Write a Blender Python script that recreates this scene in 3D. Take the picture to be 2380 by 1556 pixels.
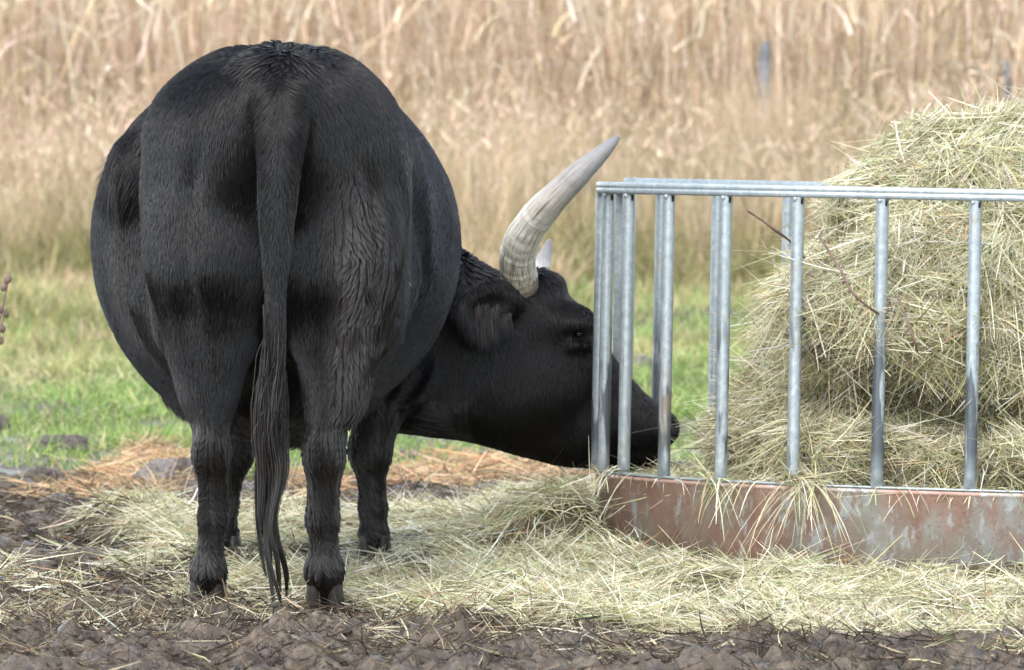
import bpy, math, random
import numpy as np
from mathutils import Vector, Matrix
for o in list(bpy.data.objects):
    bpy.data.objects.remove(o)
SC = bpy.context.scene
COL = SC.collection
R = math.radians
rng = np.random.default_rng(7)
random.seed(7)

# ------------------------------------------------------------------ camera
CAM_D, CAM_H, TILT, FPX = 16.0, 1.05, 0.02344, 6400.0
cam = bpy.data.cameras.new('camera')
cam.sensor_width = 36.0
cam.lens = 36.0 * FPX / 1024.0
cam.clip_start = 0.5
cam.clip_end = 3000
cam.dof.use_dof = True
cam.dof.focus_distance = 15.8
cam.dof.aperture_fstop = 9.0
camo = bpy.data.objects.new('camera', cam)
COL.objects.link(camo)
camo.location = (0, -CAM_D, CAM_H)
camo.rotation_euler = (R(90) - math.atan(TILT), 0, 0)
SC.camera = camo

# ------------------------------------------------------------------ sky, sun, exposure
SUN_EL, SUN_AZ = R(47), R(204)     # azimuth measured clockwise from +Y
world = bpy.data.worlds.new('World')
SC.world = world
world.use_nodes = True
wn = world.node_tree.nodes
wl = world.node_tree.links
bg = wn['Background']
sky = wn.new('ShaderNodeTexSky')
sky.sky_type = 'NISHITA'
sky.sun_disc = False
sky.sun_elevation = SUN_EL
sky.sun_rotation = SUN_AZ
sky.dust_density = 1.2
sky.air_density = 1.0
hsv = wn.new('ShaderNodeHueSaturation')
hsv.inputs['Saturation'].default_value = 0.44      # cloud veil: a whiter sky
wl.new(sky.outputs['Color'], hsv.inputs['Color'])
wl.new(hsv.outputs['Color'], bg.inputs['Color'])
bg.inputs['Strength'].default_value = 0.15
sun = bpy.data.lights.new('sun', 'SUN')
sun.energy = 0.75
sun.angle = R(50)
sun.color = (1.0, 0.95, 0.88)
suno = bpy.data.objects.new('sun', sun)
COL.objects.link(suno)
sd = Vector((math.sin(SUN_AZ) * math.cos(SUN_EL), math.cos(SUN_AZ) * math.cos(SUN_EL), math.sin(SUN_EL)))
suno.rotation_euler = sd.to_track_quat('Z', 'Y').to_euler()
SC.view_settings.view_transform = 'Standard'
SC.view_settings.look = 'None'
SC.view_settings.gamma = 1.0
SC.view_settings.exposure = 1.92
SC.render.engine = 'CYCLES'
SC.cycles.use_denoising = True
SC.cycles.max_bounces = 6
SC.cycles.diffuse_bounces = 3
SC.cycles.transparent_max_bounces = 4

# ------------------------------------------------------------------ helpers
def W(px, py, Y):
    """design coordinates: a point of the view (2380 wide) at depth Y -> metres"""
    D = CAM_D + Y
    return np.array([(px - 1190) * .43025 / FPX * D, Y,
                     CAM_H + ((778 - py) * .43025 / FPX - TILT) * D])

def S(Y):
    return .43025 / FPX * (CAM_D + Y)

def rise(Y):
    """the meadow climbs gently away from the trough"""
    Y = np.asarray(Y, float)
    return np.where(Y > 0, .02 * np.minimum(Y, 60.0), 0.0)

def G(px, py):
    a = -((778 - py) * .43025 / FPX - TILT)
    D = CAM_H / a
    if D > CAM_D:
        D = (CAM_H + .02 * CAM_D) / (a + .02)
    return ((px - 1190) * .43025 / FPX * D, D - CAM_D)

def _lat(ix, iy, iz, seed):
    h = (ix.astype(np.int64) * 73856093) ^ (iy.astype(np.int64) * 19349663) ^ (iz.astype(np.int64) * 83492791) ^ (seed * 2654435761 % 2147483647)
    h = (h ^ (h >> 13)) * 1274126177
    h = (h ^ (h >> 16)) & 0xFFFFFF
    return (h / 16777215.0).astype(np.float32)

def noise3(x, y, z, seed=1):
    x, y, z = np.broadcast_arrays(np.asarray(x, float), np.asarray(y, float), np.asarray(z, float))
    fx, fy, fz = np.floor(x), np.floor(y), np.floor(z)
    ux, uy, uz = x - fx, y - fy, z - fz
    ux = ux * ux * (3 - 2 * ux); uy = uy * uy * (3 - 2 * uy); uz = uz * uz * (3 - 2 * uz)
    r = 0
    for i in (0, 1):
        for j in (0, 1):
            for k in (0, 1):
                w = (ux if i else 1 - ux) * (uy if j else 1 - uy) * (uz if k else 1 - uz)
                r = r + w * _lat(fx + i, fy + j, fz + k, seed)
    return r * 2 - 1

def noise2(x, y, seed=1):
    x, y = np.broadcast_arrays(np.asarray(x, float), np.asarray(y, float))
    fx, fy = np.floor(x), np.floor(y)
    ux, uy = x - fx, y - fy
    ux = ux * ux * (3 - 2 * ux); uy = uy * uy * (3 - 2 * uy)
    z0 = np.zeros_like(fx)
    r = 0
    for i in (0, 1):
        for j in (0, 1):
            r = r + (ux if i else 1 - ux) * (uy if j else 1 - uy) * _lat(fx + i, fy + j, z0, seed)
    return r * 2 - 1

def fbm2(x, y, seed=1, octv=4):
    r, a, f = 0, 1.0, 1.0
    for k in range(octv):
        r = r + a * noise2(x * f + 17 * k, y * f - 11 * k, seed + k)
        a *= .5; f *= 2.03
    return r

def fbm3(x, y, z, seed=1, octv=3):
    r, a, f = 0, 1.0, 1.0
    for k in range(octv):
        r = r + a * noise3(x * f + 17 * k, y * f, z * f, seed + k)
        a *= .5; f *= 2.03
    return r

def tag(o, label=None, cat=None, group=None, kind=None):
    if label: o['label'] = label
    if cat: o['category'] = cat
    if group: o['group'] = group
    if kind: o['kind'] = kind
    return o

def empty(name, loc=(0, 0, 0)):
    o = bpy.data.objects.new(name, None)
    o.location = loc
    o.empty_display_size = .1
    COL.objects.link(o)
    return o

def link(name, me, mat, parent=None):
    if mat is not None:
        for m in (mat if isinstance(mat, (list, tuple)) else [mat]):
            me.materials.append(m)
    o = bpy.data.objects.new(name, me)
    COL.objects.link(o)
    if parent is not None:
        o.parent = parent
        o.matrix_parent_inverse = Matrix.Translation(-Vector(parent.location))
    return o

def mesh_np(name, V, F, smooth=True, col=None):
    """V (n,3), F (m,4) or (m,3)"""
    V = np.ascontiguousarray(V, np.float32); F = np.ascontiguousarray(F, np.int32)
    me = bpy.data.meshes.new(name)
    n, k = F.shape
    me.vertices.add(len(V)); me.vertices.foreach_set('co', V.ravel())
    me.loops.add(n * k); me.loops.foreach_set('vertex_index', F.ravel())
    me.polygons.add(n)
    me.polygons.foreach_set('loop_start', np.arange(0, n * k, k, dtype=np.int32))
    me.polygons.foreach_set('loop_total', np.full(n, k, np.int32))
    if smooth:
        me.polygons.foreach_set('use_smooth', np.ones(n, bool))
    if col is not None:
        a = me.color_attributes.new('tint', 'FLOAT_COLOR', 'POINT')
        c = np.ones((len(V), 4), np.float32); c[:, :3] = col
        a.data.foreach_set('color', c.ravel())
    me.update()
    return me

def strips(P, wd, side, col):
    """P (N,S,3) paths, wd (N,S) half widths, side (N,3) -> V, F, C"""
    N, Sg, _ = P.shape
    off = side[:, None, :] * wd[:, :, None]
    V = np.stack([P - off, P + off], 2).reshape(-1, 3)
    b = (np.arange(N) * Sg * 2)[:, None] + (np.arange(Sg - 1) * 2)[None, :]
    F = np.stack([b, b + 1, b + 3, b + 2], -1).reshape(-1, 4)
    C = np.repeat(col, Sg * 2, 0)
    return V, F, C

def merge(parts):
    Vs, Fs, Cs, n = [], [], [], 0
    for V, F, C in parts:
        Vs.append(V); Fs.append(F + n); Cs.append(C); n += len(V)
    return np.concatenate(Vs), np.concatenate(Fs), np.concatenate(Cs)

def unit(v):
    return v / (np.linalg.norm(v, axis=-1, keepdims=True) + 1e-9)

def blades(root, d, L, w, bend, seg=4, tip=.15, rounded=False):
    """root, d (N,3), L,w (N,), bend (N,3) offset at the tip in units of L"""
    t = np.linspace(0, 1, seg)
    P = root[:, None] + d[:, None] * (L[:, None] * t)[..., None] + bend[:, None] * (L[:, None] * t ** 2)[..., None]
    side = unit(np.cross(d, unit(rng.normal(size=d.shape))))
    wd = w[:, None] * .5 * (1 - (1 - tip) * t[None] ** 1.6)
    if rounded:
        wd = w[:, None] * .5 * (np.array([.5] + [1.0] * (seg - 2) + [.35])[None])
    return P, wd, side

def pick(cols, probs, n, var=.18):
    cols = np.array(cols, float); probs = np.array(probs, float); probs /= probs.sum()
    c = cols[rng.choice(len(cols), n, p=probs)]
    return np.clip(c * (1 + var * rng.normal(size=(n, 1))) * (1 + .05 * rng.normal(size=(n, 3))), .004, .95)

def inpoly(x, y, poly):
    x = np.asarray(x); y = np.asarray(y)
    r = np.zeros(x.shape, bool)
    n = len(poly)
    for i in range(n):
        x0, y0 = poly[i]; x1, y1 = poly[(i + 1) % n]
        c = ((y0 > y) != (y1 > y)) & (x < (x1 - x0) * (y - y0) / (y1 - y0 + 1e-12) + x0)
        r ^= c
    return r

# ------------------------------------------------------------------ materials
def mat(name):
    m = bpy.data.materials.new(name)
    m.use_nodes = True
    nt = m.node_tree
    return m, nt, nt.nodes['Principled BSDF'], nt.nodes['Material Output']

def N(nt, t, **kw):
    n = nt.nodes.new(t)
    for k, v in kw.items():
        if k in n.inputs: n.inputs[k].default_value = v
        else: setattr(n, k, v)
    return n

def ramp(nt, fac, stops):
    r = nt.nodes.new('ShaderNodeValToRGB')
    e = r.color_ramp.elements
    while len(e) < len(stops): e.new(.5)
    for i, (p, c) in enumerate(stops):
        e[i].position = p
        e[i].color = (*c, 1) if len(c) == 3 else c
    nt.links.new(fac, r.inputs['Fac'])
    return r.outputs['Color']

def grey(v): return (v, v, v)

def noise_tex(nt, scale, detail=4, rough=.55, vec=None, dist=0):
    n = nt.nodes.new('ShaderNodeTexNoise')
    n.inputs['Scale'].default_value = scale
    n.inputs['Detail'].default_value = detail
    n.inputs['Roughness'].default_value = rough
    n.inputs['Distortion'].default_value = dist
    if vec is not None: nt.links.new(vec, n.inputs['Vector'])
    return n.outputs['Fac']

def mixc(nt, fac, a, b, mode='MIX'):
    m = nt.nodes.new('ShaderNodeMix')
    m.data_type = 'RGBA'; m.blend_type = mode
    for s, v in ((0, fac), (6, a), (7, b)):
        if hasattr(v, 'is_output'): nt.links.new(v, m.inputs[s])
        elif s == 0: m.inputs[s].default_value = v
        else: m.inputs[s].default_value = (*v, 1)
    return m.outputs[2]

def pos(nt, scale=(1, 1, 1)):
    g = nt.nodes.new('ShaderNodeNewGeometry')
    m = nt.nodes.new('ShaderNodeMapping')
    m.inputs['Scale'].default_value = scale
    nt.links.new(g.outputs['Position'], m.inputs['Vector'])
    return m.outputs['Vector']

def bump(nt, b, height, strength=.5, dist=.01):
    n = nt.nodes.new('ShaderNodeBump')
    n.inputs['Strength'].default_value = strength
    n.inputs['Distance'].default_value = dist
    nt.links.new(height, n.inputs['Height'])
    nt.links.new(n.outputs['Normal'], b.inputs['Normal'])

def leaf_mat(name, rough=.6, trans=.28, spec=.3):
    m, nt, b, out = mat(name)
    a = nt.nodes.new('ShaderNodeAttribute'); a.attribute_name = 'tint'
    nt.links.new(a.outputs['Color'], b.inputs['Base Color'])
    b.inputs['Roughness'].default_value = rough
    b.inputs['Specular IOR Level'].default_value = spec
    t = nt.nodes.new('ShaderNodeBsdfTranslucent')
    nt.links.new(a.outputs['Color'], t.inputs['Color'])
    mx = nt.nodes.new('ShaderNodeMixShader')
    mx.inputs[0].default_value = trans
    nt.links.new(b.outputs[0], mx.inputs[1]); nt.links.new(t.outputs[0], mx.inputs[2])
    nt.links.new(mx.outputs[0], out.inputs['Surface'])
    return m

M_HAY = leaf_mat('hay', .5, .2, .45)
M_GRASS = leaf_mat('grass_blade', .38, .3, .5)
M_DRY = leaf_mat('dry_grass_blade', .6, .3, .3)

# ------------------------------------------------------------------ signed distance fields -> one continuous mesh
class Field:
    def __init__(s, lo, hi, h):
        s.lo = np.array(lo, float); s.h = h
        s.n = np.ceil((np.array(hi) - s.lo) / h).astype(int) + 1
        s.ax = [s.lo[i] + h * np.arange(s.n[i]) for i in range(3)]
        s.f = np.full(tuple(s.n), 1.0, np.float32)
    def box(s, lo, hi):
        a = np.maximum(((np.array(lo) - s.lo) / s.h).astype(int), 0)
        b = np.minimum(((np.array(hi) - s.lo) / s.h).astype(int) + 2, s.n)
        sl = tuple(slice(a[i], b[i]) for i in range(3))
        X = s.ax[0][sl[0]][:, None, None]; Y = s.ax[1][sl[1]][None, :, None]; Z = s.ax[2][sl[2]][None, None, :]
        return sl, X, Y, Z
    def add(s, sl, d, k):
        f = s.f[sl]
        h = np.maximum(k - np.abs(f - d), 0) / k
        s.f[sl] = np.minimum(f, d) - h * h * k * .25
    def cut(s, sl, d, k):
        f = s.f[sl]; e = -d
        h = np.maximum(k - np.abs(f - e), 0) / k
        s.f[sl] = np.maximum(f, e) + h * h * k * .25
    def cone(s, a, b, ra, rb, k=.03, sub=False, sq=(1, 1, 1)):
        a = np.array(a, float); b = np.array(b, float); sq = np.array(sq, float)
        m = max(ra, rb) / sq.min() + k + .03
        sl, X, Y, Z = s.box(np.minimum(a, b) - m, np.maximum(a, b) + m)
        ba = (b - a) * sq
        L2 = (ba ** 2).sum() + 1e-12
        px, py, pz = (X - a[0]) * sq[0], (Y - a[1]) * sq[1], (Z - a[2]) * sq[2]
        t = np.clip((px * ba[0] + py * ba[1] + pz * ba[2]) / L2, 0, 1)
        d = np.sqrt((px - t * ba[0]) ** 2 + (py - t * ba[1]) ** 2 + (pz - t * ba[2]) ** 2) - (ra + (rb - ra) * t)
        (s.cut if sub else s.add)(sl, d.astype(np.float32), k)
    def chain(s, pts, k=.03, sq=(1, 1, 1), sub=False):
        C_ = np.array([p_ for p_, _ in pts], float); m = max(r for _, r in pts) + k + .04; sq = np.array(sq, float)
        sl, X, Y, Z = s.box(C_.min(0) - m, C_.max(0) + m)
        best = None
        for (a, ra), (b, rb) in zip(pts[:-1], pts[1:]):
            a = np.array(a, float); ba = (np.array(b, float) - a) * sq; L2 = (ba ** 2).sum()
            px, py, pz = (X - a[0]) * sq[0], (Y - a[1]) * sq[1], (Z - a[2]) * sq[2]
            t = np.clip((px * ba[0] + py * ba[1] + pz * ba[2]) / L2, 0, 1)
            d = np.sqrt((px - t * ba[0]) ** 2 + (py - t * ba[1]) ** 2 + (pz - t * ba[2]) ** 2) - (ra + (rb - ra) * t)
            best = d if best is None else np.minimum(best, d)
        (s.cut if sub else s.add)(sl, best.astype(np.float32), k)
    def ell(s, c, r, k=.03, sub=False, rot=None):
        c = np.array(c, float); r = np.array(r, float)
        m = r.max() + k + .03
        sl, X, Y, Z = s.box(c - m, c + m)
        p = np.stack(np.broadcast_arrays(X - c[0], Y - c[1], Z - c[2]), -1)
        if rot is not None: p = p @ np.array(rot)      # columns are the axes
        q = p / r
        k0 = np.sqrt((q ** 2).sum(-1)) + 1e-9
        k1 = np.sqrt(((p / r ** 2) ** 2).sum(-1)) + 1e-9
        d = k0 * (k0 - 1) / k1
        (s.cut if sub else s.add)(sl, d.astype(np.float32), k)
    def mesh(s, relax=2):
        f = s.f; n = s.n
        ins = f < 0
        cnt = np.zeros(tuple(n - 1), np.int8)
        for i in (0, 1):
            for j in (0, 1):
                for k in (0, 1):
                    cnt += ins[i:n[0] - 1 + i, j:n[1] - 1 + j, k:n[2] - 1 + k]
        act = np.argwhere((cnt > 0) & (cnt < 8))
        idx = -np.ones(tuple(n - 1), np.int32)
        idx[tuple(act.T)] = np.arange(len(act))
        corners = [(i, j, k) for i in (0, 1) for j in (0, 1) for k in (0, 1)]
        vals = {c: f[tuple((act + c).T)] for c in corners}
        acc = np.zeros((len(act), 3)); num = np.zeros(len(act))
        for c in corners:
            for axis in range(3):
                if c[axis]: continue
                d = list(c); d[axis] = 1; d = tuple(d)
                va, vb = vals[c], vals[d]
                m = (va < 0) != (vb < 0)
                t = np.where(m, va / np.where(m, va - vb, 1), 0)
                p = np.repeat(np.array(c, float)[None], len(act), 0)
                p[:, axis] = t
                acc[m] += p[m]; num[m] += 1
        V = s.lo + (act + acc / num[:, None]) * s.h
        Fs = []
        for axis in range(3):
            u, v = (axis + 1) % 3, (axis + 2) % 3
            a = [slice(None)] * 3; b = [slice(None)] * 3
            a[axis] = slice(0, n[axis] - 1); b[axis] = slice(1, n[axis])
            A, B = ins[tuple(a)], ins[tuple(b)]
            e = np.argwhere(A != B)
            e = e[(e[:, u] > 0) & (e[:, v] > 0) & (e[:, u] < n[u] - 1) & (e[:, v] < n[v] - 1)]
            out = ins[tuple(e.T)]
            q = []
            for du, dv in ((0, 0), (1, 0), (1, 1), (0, 1)):
                c = e.copy(); c[:, u] -= du; c[:, v] -= dv
                q.append(idx[tuple(c.T)])
            q = np.stack(q, 1)
            q[~out] = q[~out][:, ::-1]
            Fs.append(q)
        F = np.concatenate(Fs)
        F = F[(F >= 0).all(1)]
        for _ in range(relax):
            acc = np.zeros_like(V); num = np.zeros(len(V))
            for k in range(4):
                np.add.at(acc, F[:, k], V[F[:, (k + 1) % 4]] + V[F[:, (k + 3) % 4]])
                np.add.at(num, F[:, k], 2)
            V = V * .45 + .55 * acc / np.maximum(num, 1)[:, None]
        return V, F

def face_data(V, F):
    a, b, c, d = V[F[:, 0]], V[F[:, 1]], V[F[:, 2]], V[F[:, 3]]
    nr = np.cross(c - a, d - b)
    ar = np.linalg.norm(nr, axis=1) * .5
    return ar, unit(nr)

def sample(V, F, n, weight=None):
    ar, nr = face_data(V, F)
    if weight is not None: ar = ar * weight
    i = rng.choice(len(F), n, p=ar / ar.sum())
    u, v = rng.random((n, 1)), rng.random((n, 1))
    Q = V[F[i]]
    P = (Q[:, 0] * (1 - u) + Q[:, 1] * u) * (1 - v) + (Q[:, 3] * (1 - u) + Q[:, 2] * u) * v
    return P, nr[i]

# ------------------------------------------------------------------ ground: one sheet, fine near the camera's view
RXC, RYC, RX, RY, ROLL = 1.562, 1.5, 1.335, .90, R(1.1)

HAYPOLY = [G(*p) for p in [(640, 1325), (720, 1290), (800, 1200), (870, 1195), (1000, 1190), (1130, 1190), (1230, 1165), (1330, 1150),
                           (1420, 1120), (1700, 1140), (2100, 1160), (2900, 1180), (2900, 1520), (2380, 1515), (2100, 1497), (1900, 1474), (1700, 1468),
                           (1500, 1460), (1200, 1442), (900, 1412), (760, 1412), (560, 1390), (540, 1350)]]
HAYLEFT = [G(*p) for p in [(170, 1250), (200, 1205), (280, 1180), (400, 1170), (560, 1200), (640, 1180), (700, 1170), (800, 1180), (850, 1290), (720, 1330), (560, 1330), (430, 1300), (300, 1270)]]
HAYTHIN = [G(*p) for p in [(-80, 1300), (60, 1275), (300, 1290), (480, 1310), (560, 1400), (400, 1400), (200, 1370), (-80, 1360)]]
ORANGE = [[G(*p) for p in q] for q in ([(240, 1110), (270, 1045), (330, 1010), (400, 1000), (440, 1030), (440, 1090), (330, 1120)],
                                       [(880, 1130), (930, 1050), (1060, 1045), (1200, 1050), (1400, 1090), (1300, 1115), (1150, 1125), (1000, 1130)],
                                       [(60, 1130), (200, 1105), (440, 1110), (440, 1150), (300, 1150), (90, 1150)],
                                       [(650, 1150), (690, 1080), (800, 1080), (800, 1150)])]

gx, gy = np.linspace(-3.5, 4.5, 321), np.linspace(-3.5, 6.5, 401)
MX, MY = np.meshgrid(gx, gy, indexing='ij')

def soft(poly, sg):
    m = inpoly(MX + .10 * noise2(MX * 3, MY * 3, 5) + .05 * noise2(MX * 9, MY * 9, 6), MY + .16 * noise2(MX * 3, MY * 3, 8), poly).astype(float)
    k = np.exp(-.5 * (np.arange(-12, 13) / sg) ** 2); k /= k.sum()
    m = np.apply_along_axis(lambda r: np.convolve(r, k, 'same'), 0, m)
    return np.apply_along_axis(lambda r: np.convolve(r, k, 'same'), 1, m)

MASK = np.clip((soft(HAYPOLY, 4) - .25) / .5, 0, 1); MASKL = np.clip((soft(HAYLEFT, 4) - .35) / .45, 0, 1); MASKT = soft(HAYTHIN, 5)

def look(A, x, y):
    i = np.clip((np.asarray(x) - gx[0]) / (gx[1] - gx[0]), 0, len(gx) - 1.001)
    j = np.clip((np.asarray(y) - gy[0]) / (gy[1] - gy[0]), 0, len(gy) - 1.001)
    i0, j0 = i.astype(int), j.astype(int); u, v = i - i0, j - j0
    return A[i0, j0] * (1 - u) * (1 - v) + A[i0 + 1, j0] * u * (1 - v) + A[i0, j0 + 1] * (1 - u) * v + A[i0 + 1, j0 + 1] * u * v

def ring_out(x, y):
    """distance outside the trough's sheet (negative inside)"""
    q = np.sqrt(((x - RXC) / RX) ** 2 + ((y - RYC) / RY) ** 2) + 1e-6
    return (q - 1) * np.minimum(RX, RY) * np.where(np.abs(x - RXC) > np.abs(y - RYC) * 1.4, RX / RY, 1)

_pr = np.random.default_rng(5)
PRINTS = [(a_, b_) for a_, b_ in zip(_pr.uniform(-1.7, 1.5, 60), _pr.uniform(-2.2, 4.0, 60)) if (b_ < -.45 or a_ < -.95) and math.hypot(a_ + .76, b_) > .2 and math.hypot(a_ + .47, b_) > .2]
def mud_z(x, y):
    x = np.asarray(x, float); y = np.asarray(y, float)
    mud = 1 / (1 + np.exp((y - 5.6 + 1.2 * noise2(x * .9, y * .5, 3)) * 2.0))
    lump = fbm2(x * 3.3, y * 3.3, 11, 5)
    rid = 1 - np.abs(fbm2(x * 5.2, y * 5.2, 21, 4)); rd2 = 1 - np.abs(fbm2(x * 13, y * 13, 25, 3))
    fine = fbm2(x * 17, y * 17, 31, 4)
    hol = np.clip(noise2(x * 4.2, y * 4.2, 41) - .35, 0, 1) * np.where(y < 4, 1, .4)
    near = 1 / (1 + np.exp((y + .35) * 6))          # churned strip in front
    z = mud * (.022 * lump + .034 * (rid - .6) + .012 * fine + .016 * (rd2 - .6) - .08 * hol + near * (.016 * fine + .02 * np.clip(fbm2(x * 7, y * 7, 45, 3), -.4, 1))) + (1 - mud) * .03 * fbm2(x * 1.2, y * 1.2, 51, 3)
    for hx_, hy_ in PRINTS:        # hoof prints
        q = ((x - hx_) / .062) ** 2 + ((y - hy_) / .085) ** 2
        z = z + mud * (-.042 * np.exp(-q * 1.2) + .016 * np.exp(-(np.sqrt(q) - 1.55) ** 2 * 5))
    fade = 1 / (1 + np.exp((np.abs(x) - 30) * .5))
    und = .05 * noise2(x * .25, y * .25, 61) * np.clip((y - 4) / 8, 0, 1)
    return rise(y) + (z + und) * fade - .012

def hay_h(x, y):
    """thickness of the trampled hay"""
    m = look(MASK, x, y); ml = look(MASKL, x, y)
    d = np.maximum(ring_out(x, y), 0)
    h = m * (.012 + .035 * np.exp(-(d / .25) ** 2) + .026 * fbm2(x * 4, y * 4, 71, 3) + .012 * fbm2(x * 13, y * 13, 72, 2)
             + .14 * np.exp(-((x - .12) / .13) ** 2 - ((y - 1.45) / .32) ** 2) + .055 * np.exp(-((x + .05) / .24) ** 2 - ((y - 1.4) / .4) ** 2))
    dim = 1 - .85 * np.exp(-((x + .38) / .16) ** 2 - ((y - 1.38) / .26) ** 2) - .85 * np.exp(-((x + .785) / .16) ** 2 - ((y - 1.38) / .26) ** 2)
    h = h * dim
    c = G(300, 1225)
    h = np.maximum(h, ml * (.012 + .015 * fbm2(x * 5, y * 5, 73, 3) + .06 * np.exp(-((x - c[0]) / .22) ** 2 - ((y - c[1]) / .6) ** 2)))
    return h

def axis(lo, hi, step, far):
    n = int(round((hi - lo) / step))
    a = list(np.linspace(lo, hi, n + 1)); d = step; p = hi
    up = []
    while p < far: d *= 1.35; p += d; up.append(p)
    d = step; p = lo; dn = []
    while p > -far: d *= 1.35; p -= d; dn.append(p)
    return np.array(dn[::-1] + a + up)

ax, ay = axis(-2.2, 2.4, .0105, 700), axis(-3.0, 7.0, .0145, 900)
AX, AY = np.meshgrid(ax, ay, indexing='ij')
AZ = mud_z(AX, AY)
nx, ny = len(ax), len(ay)
ii = (np.arange(nx - 1)[:, None] * ny + np.arange(ny - 1)[None])
F = np.stack([ii, ii + ny, ii + ny + 1, ii + 1], -1).reshape(-1, 4)
me = mesh_np('ground', np.stack([AX, AY, AZ], -1).reshape(-1, 3), F)

m, nt, b, out = mat('wet_mud_and_soil')
p = pos(nt)
n1 = noise_tex(nt, 2.2, 5, .6, p); n2 = noise_tex(nt, 26, 6, .65, p); n3 = noise_tex(nt, 90, 4, .6, p)
mudc = ramp(nt, n2, [(.30, (.014, .011, .0075)), (.48, (.055, .044, .033)), (.70, (.190, .145, .102))])
mudc = mixc(nt, ramp(nt, n1, [(.35, grey(0)), (.7, grey(.7))]), mudc, (.125, .096, .068))
soil = ramp(nt, n2, [(.3, (.030, .034, .012)), (.55, (.075, .075, .028)), (.8, (.15, .12, .055))])
sx = nt.nodes.new('ShaderNodeSeparateXYZ'); nt.links.new(p, sx.inputs[0])
ad = N(nt, 'ShaderNodeMath', operation='MULTIPLY_ADD'); nt.links.new(n1, ad.inputs[0]); ad.inputs[1].default_value = 3.0
nt.links.new(sx.outputs['Y'], ad.inputs[2])
mr = N(nt, 'ShaderNodeMapRange'); nt.links.new(ad.outputs[0], mr.inputs['Value'])
mr.inputs['From Min'].default_value = 9.5; mr.inputs['From Max'].default_value = 12.5
nt.links.new(mixc(nt, mr.outputs[0], mudc, soil), b.inputs['Base Color'])
nt.links.new(mixc(nt, mr.outputs[0], ramp(nt, noise_tex(nt, 7, 4, .6, p), [(.40, grey(.20)), (.54, grey(.72))]), grey(.95)), b.inputs['Roughness'])
b.inputs['Specular IOR Level'].default_value = .4
bump(nt, b, mixc(nt, .5, n2, n3), 1.0, .022)
M_GROUND = m
tag(link('ground', me, m), kind='structure')

m, nt, b, out = mat('clod_mud')
p = pos(nt)
nt.links.new(ramp(nt, noise_tex(nt, 22, 5, .6, p), [(.3, (.03, .022, .016)), (.6, (.075, .06, .05)), (.8, (.15, .13, .12))]), b.inputs['Base Color'])
b.inputs['Roughness'].default_value = .5
bump(nt, b, noise_tex(nt, 60, 5, .6, p), .8, .01)
M_CLOD = m
m, nt, b, out = mat('clod_grey_wet')
p = pos(nt)
nt.links.new(ramp(nt, noise_tex(nt, 14, 5, .6, p), [(.3, (.06, .05, .042)), (.6, (.16, .145, .13)), (.8, (.24, .22, .2))]), b.inputs['Base Color'])
b.inputs['Roughness'].default_value = .38
bump(nt, b, noise_tex(nt, 50, 5, .6, p), .6, .008)
M_CLODG = m

def clod(px, py, wpx, hpx, label, mt, seed):
    x, y = G(px, py); s = S(y)
    bm_n = 80
    th = np.linspace(0, 2 * np.pi, bm_n, endpoint=False); ph = np.linspace(-.5 * np.pi, .5 * np.pi, 44)
    T, P_ = np.meshgrid(th, ph, indexing='ij')
    D = np.stack([np.cos(P_) * np.cos(T), np.cos(P_) * np.sin(T), np.sin(P_)], -1)
    r = 1 + .30 * fbm3(D[..., 0] * 1.6 + seed, D[..., 1] * 1.6, D[..., 2] * 1.6, seed, 3) - .16 * np.abs(fbm3(D[..., 0] * 5 + seed, D[..., 1] * 5, D[..., 2] * 5, seed + 9, 4))
    V = D * r[..., None] * np.array([wpx * s * .5, wpx * s * .45, hpx * s * .75])
    i = np.arange(bm_n)[:, None]; j = np.arange(43)[None]
    a = i * 44 + j; c = ((i + 1) % bm_n) * 44 + j
    F = np.stack([a, c, c + 1, a + 1], -1).reshape(-1, 4)
    o = link('mud_clod', mesh_np('mud_clod', V.reshape(-1, 3), F), mt)
    o.location = (x, y, float(mud_z(x, y)) + hpx * s * .15)
    return tag(o, label, 'mud clod', 'clods of mud around the trough')

clod(150, 1030, 120, 48, 'broad dark brown mud clod lying in the green grass at the left', M_CLOD, 1)
clod(92, 1095, 90, 48, 'nearly black mud clod at the left edge of the mud, below the broad brown clod', M_CLOD, 2)
clod(365, 1112, 100, 58, 'rounded grey wet clod, lowest of the pile beside the left hind leg', M_CLODG, 3)
clod(385, 1085, 90, 52, 'pointed grey clod on top of the pile beside the left hind leg', M_CLODG, 4)
clod(438, 1096, 60, 55, 'brown clod touching the left hind leg of the cow', M_CLOD, 5)
clod(1492, 848, 58, 38, 'small brown clod in the grass seen between the feeder uprights', M_CLODG, 6)
clod(4, 985, 40, 50, 'dark clod in the grass cut by the left edge of the picture', M_CLOD, 8)
clod(955, 1048, 75, 34, 'flat dark clod in the mud under the neck of the cow', M_CLOD, 9)

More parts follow.
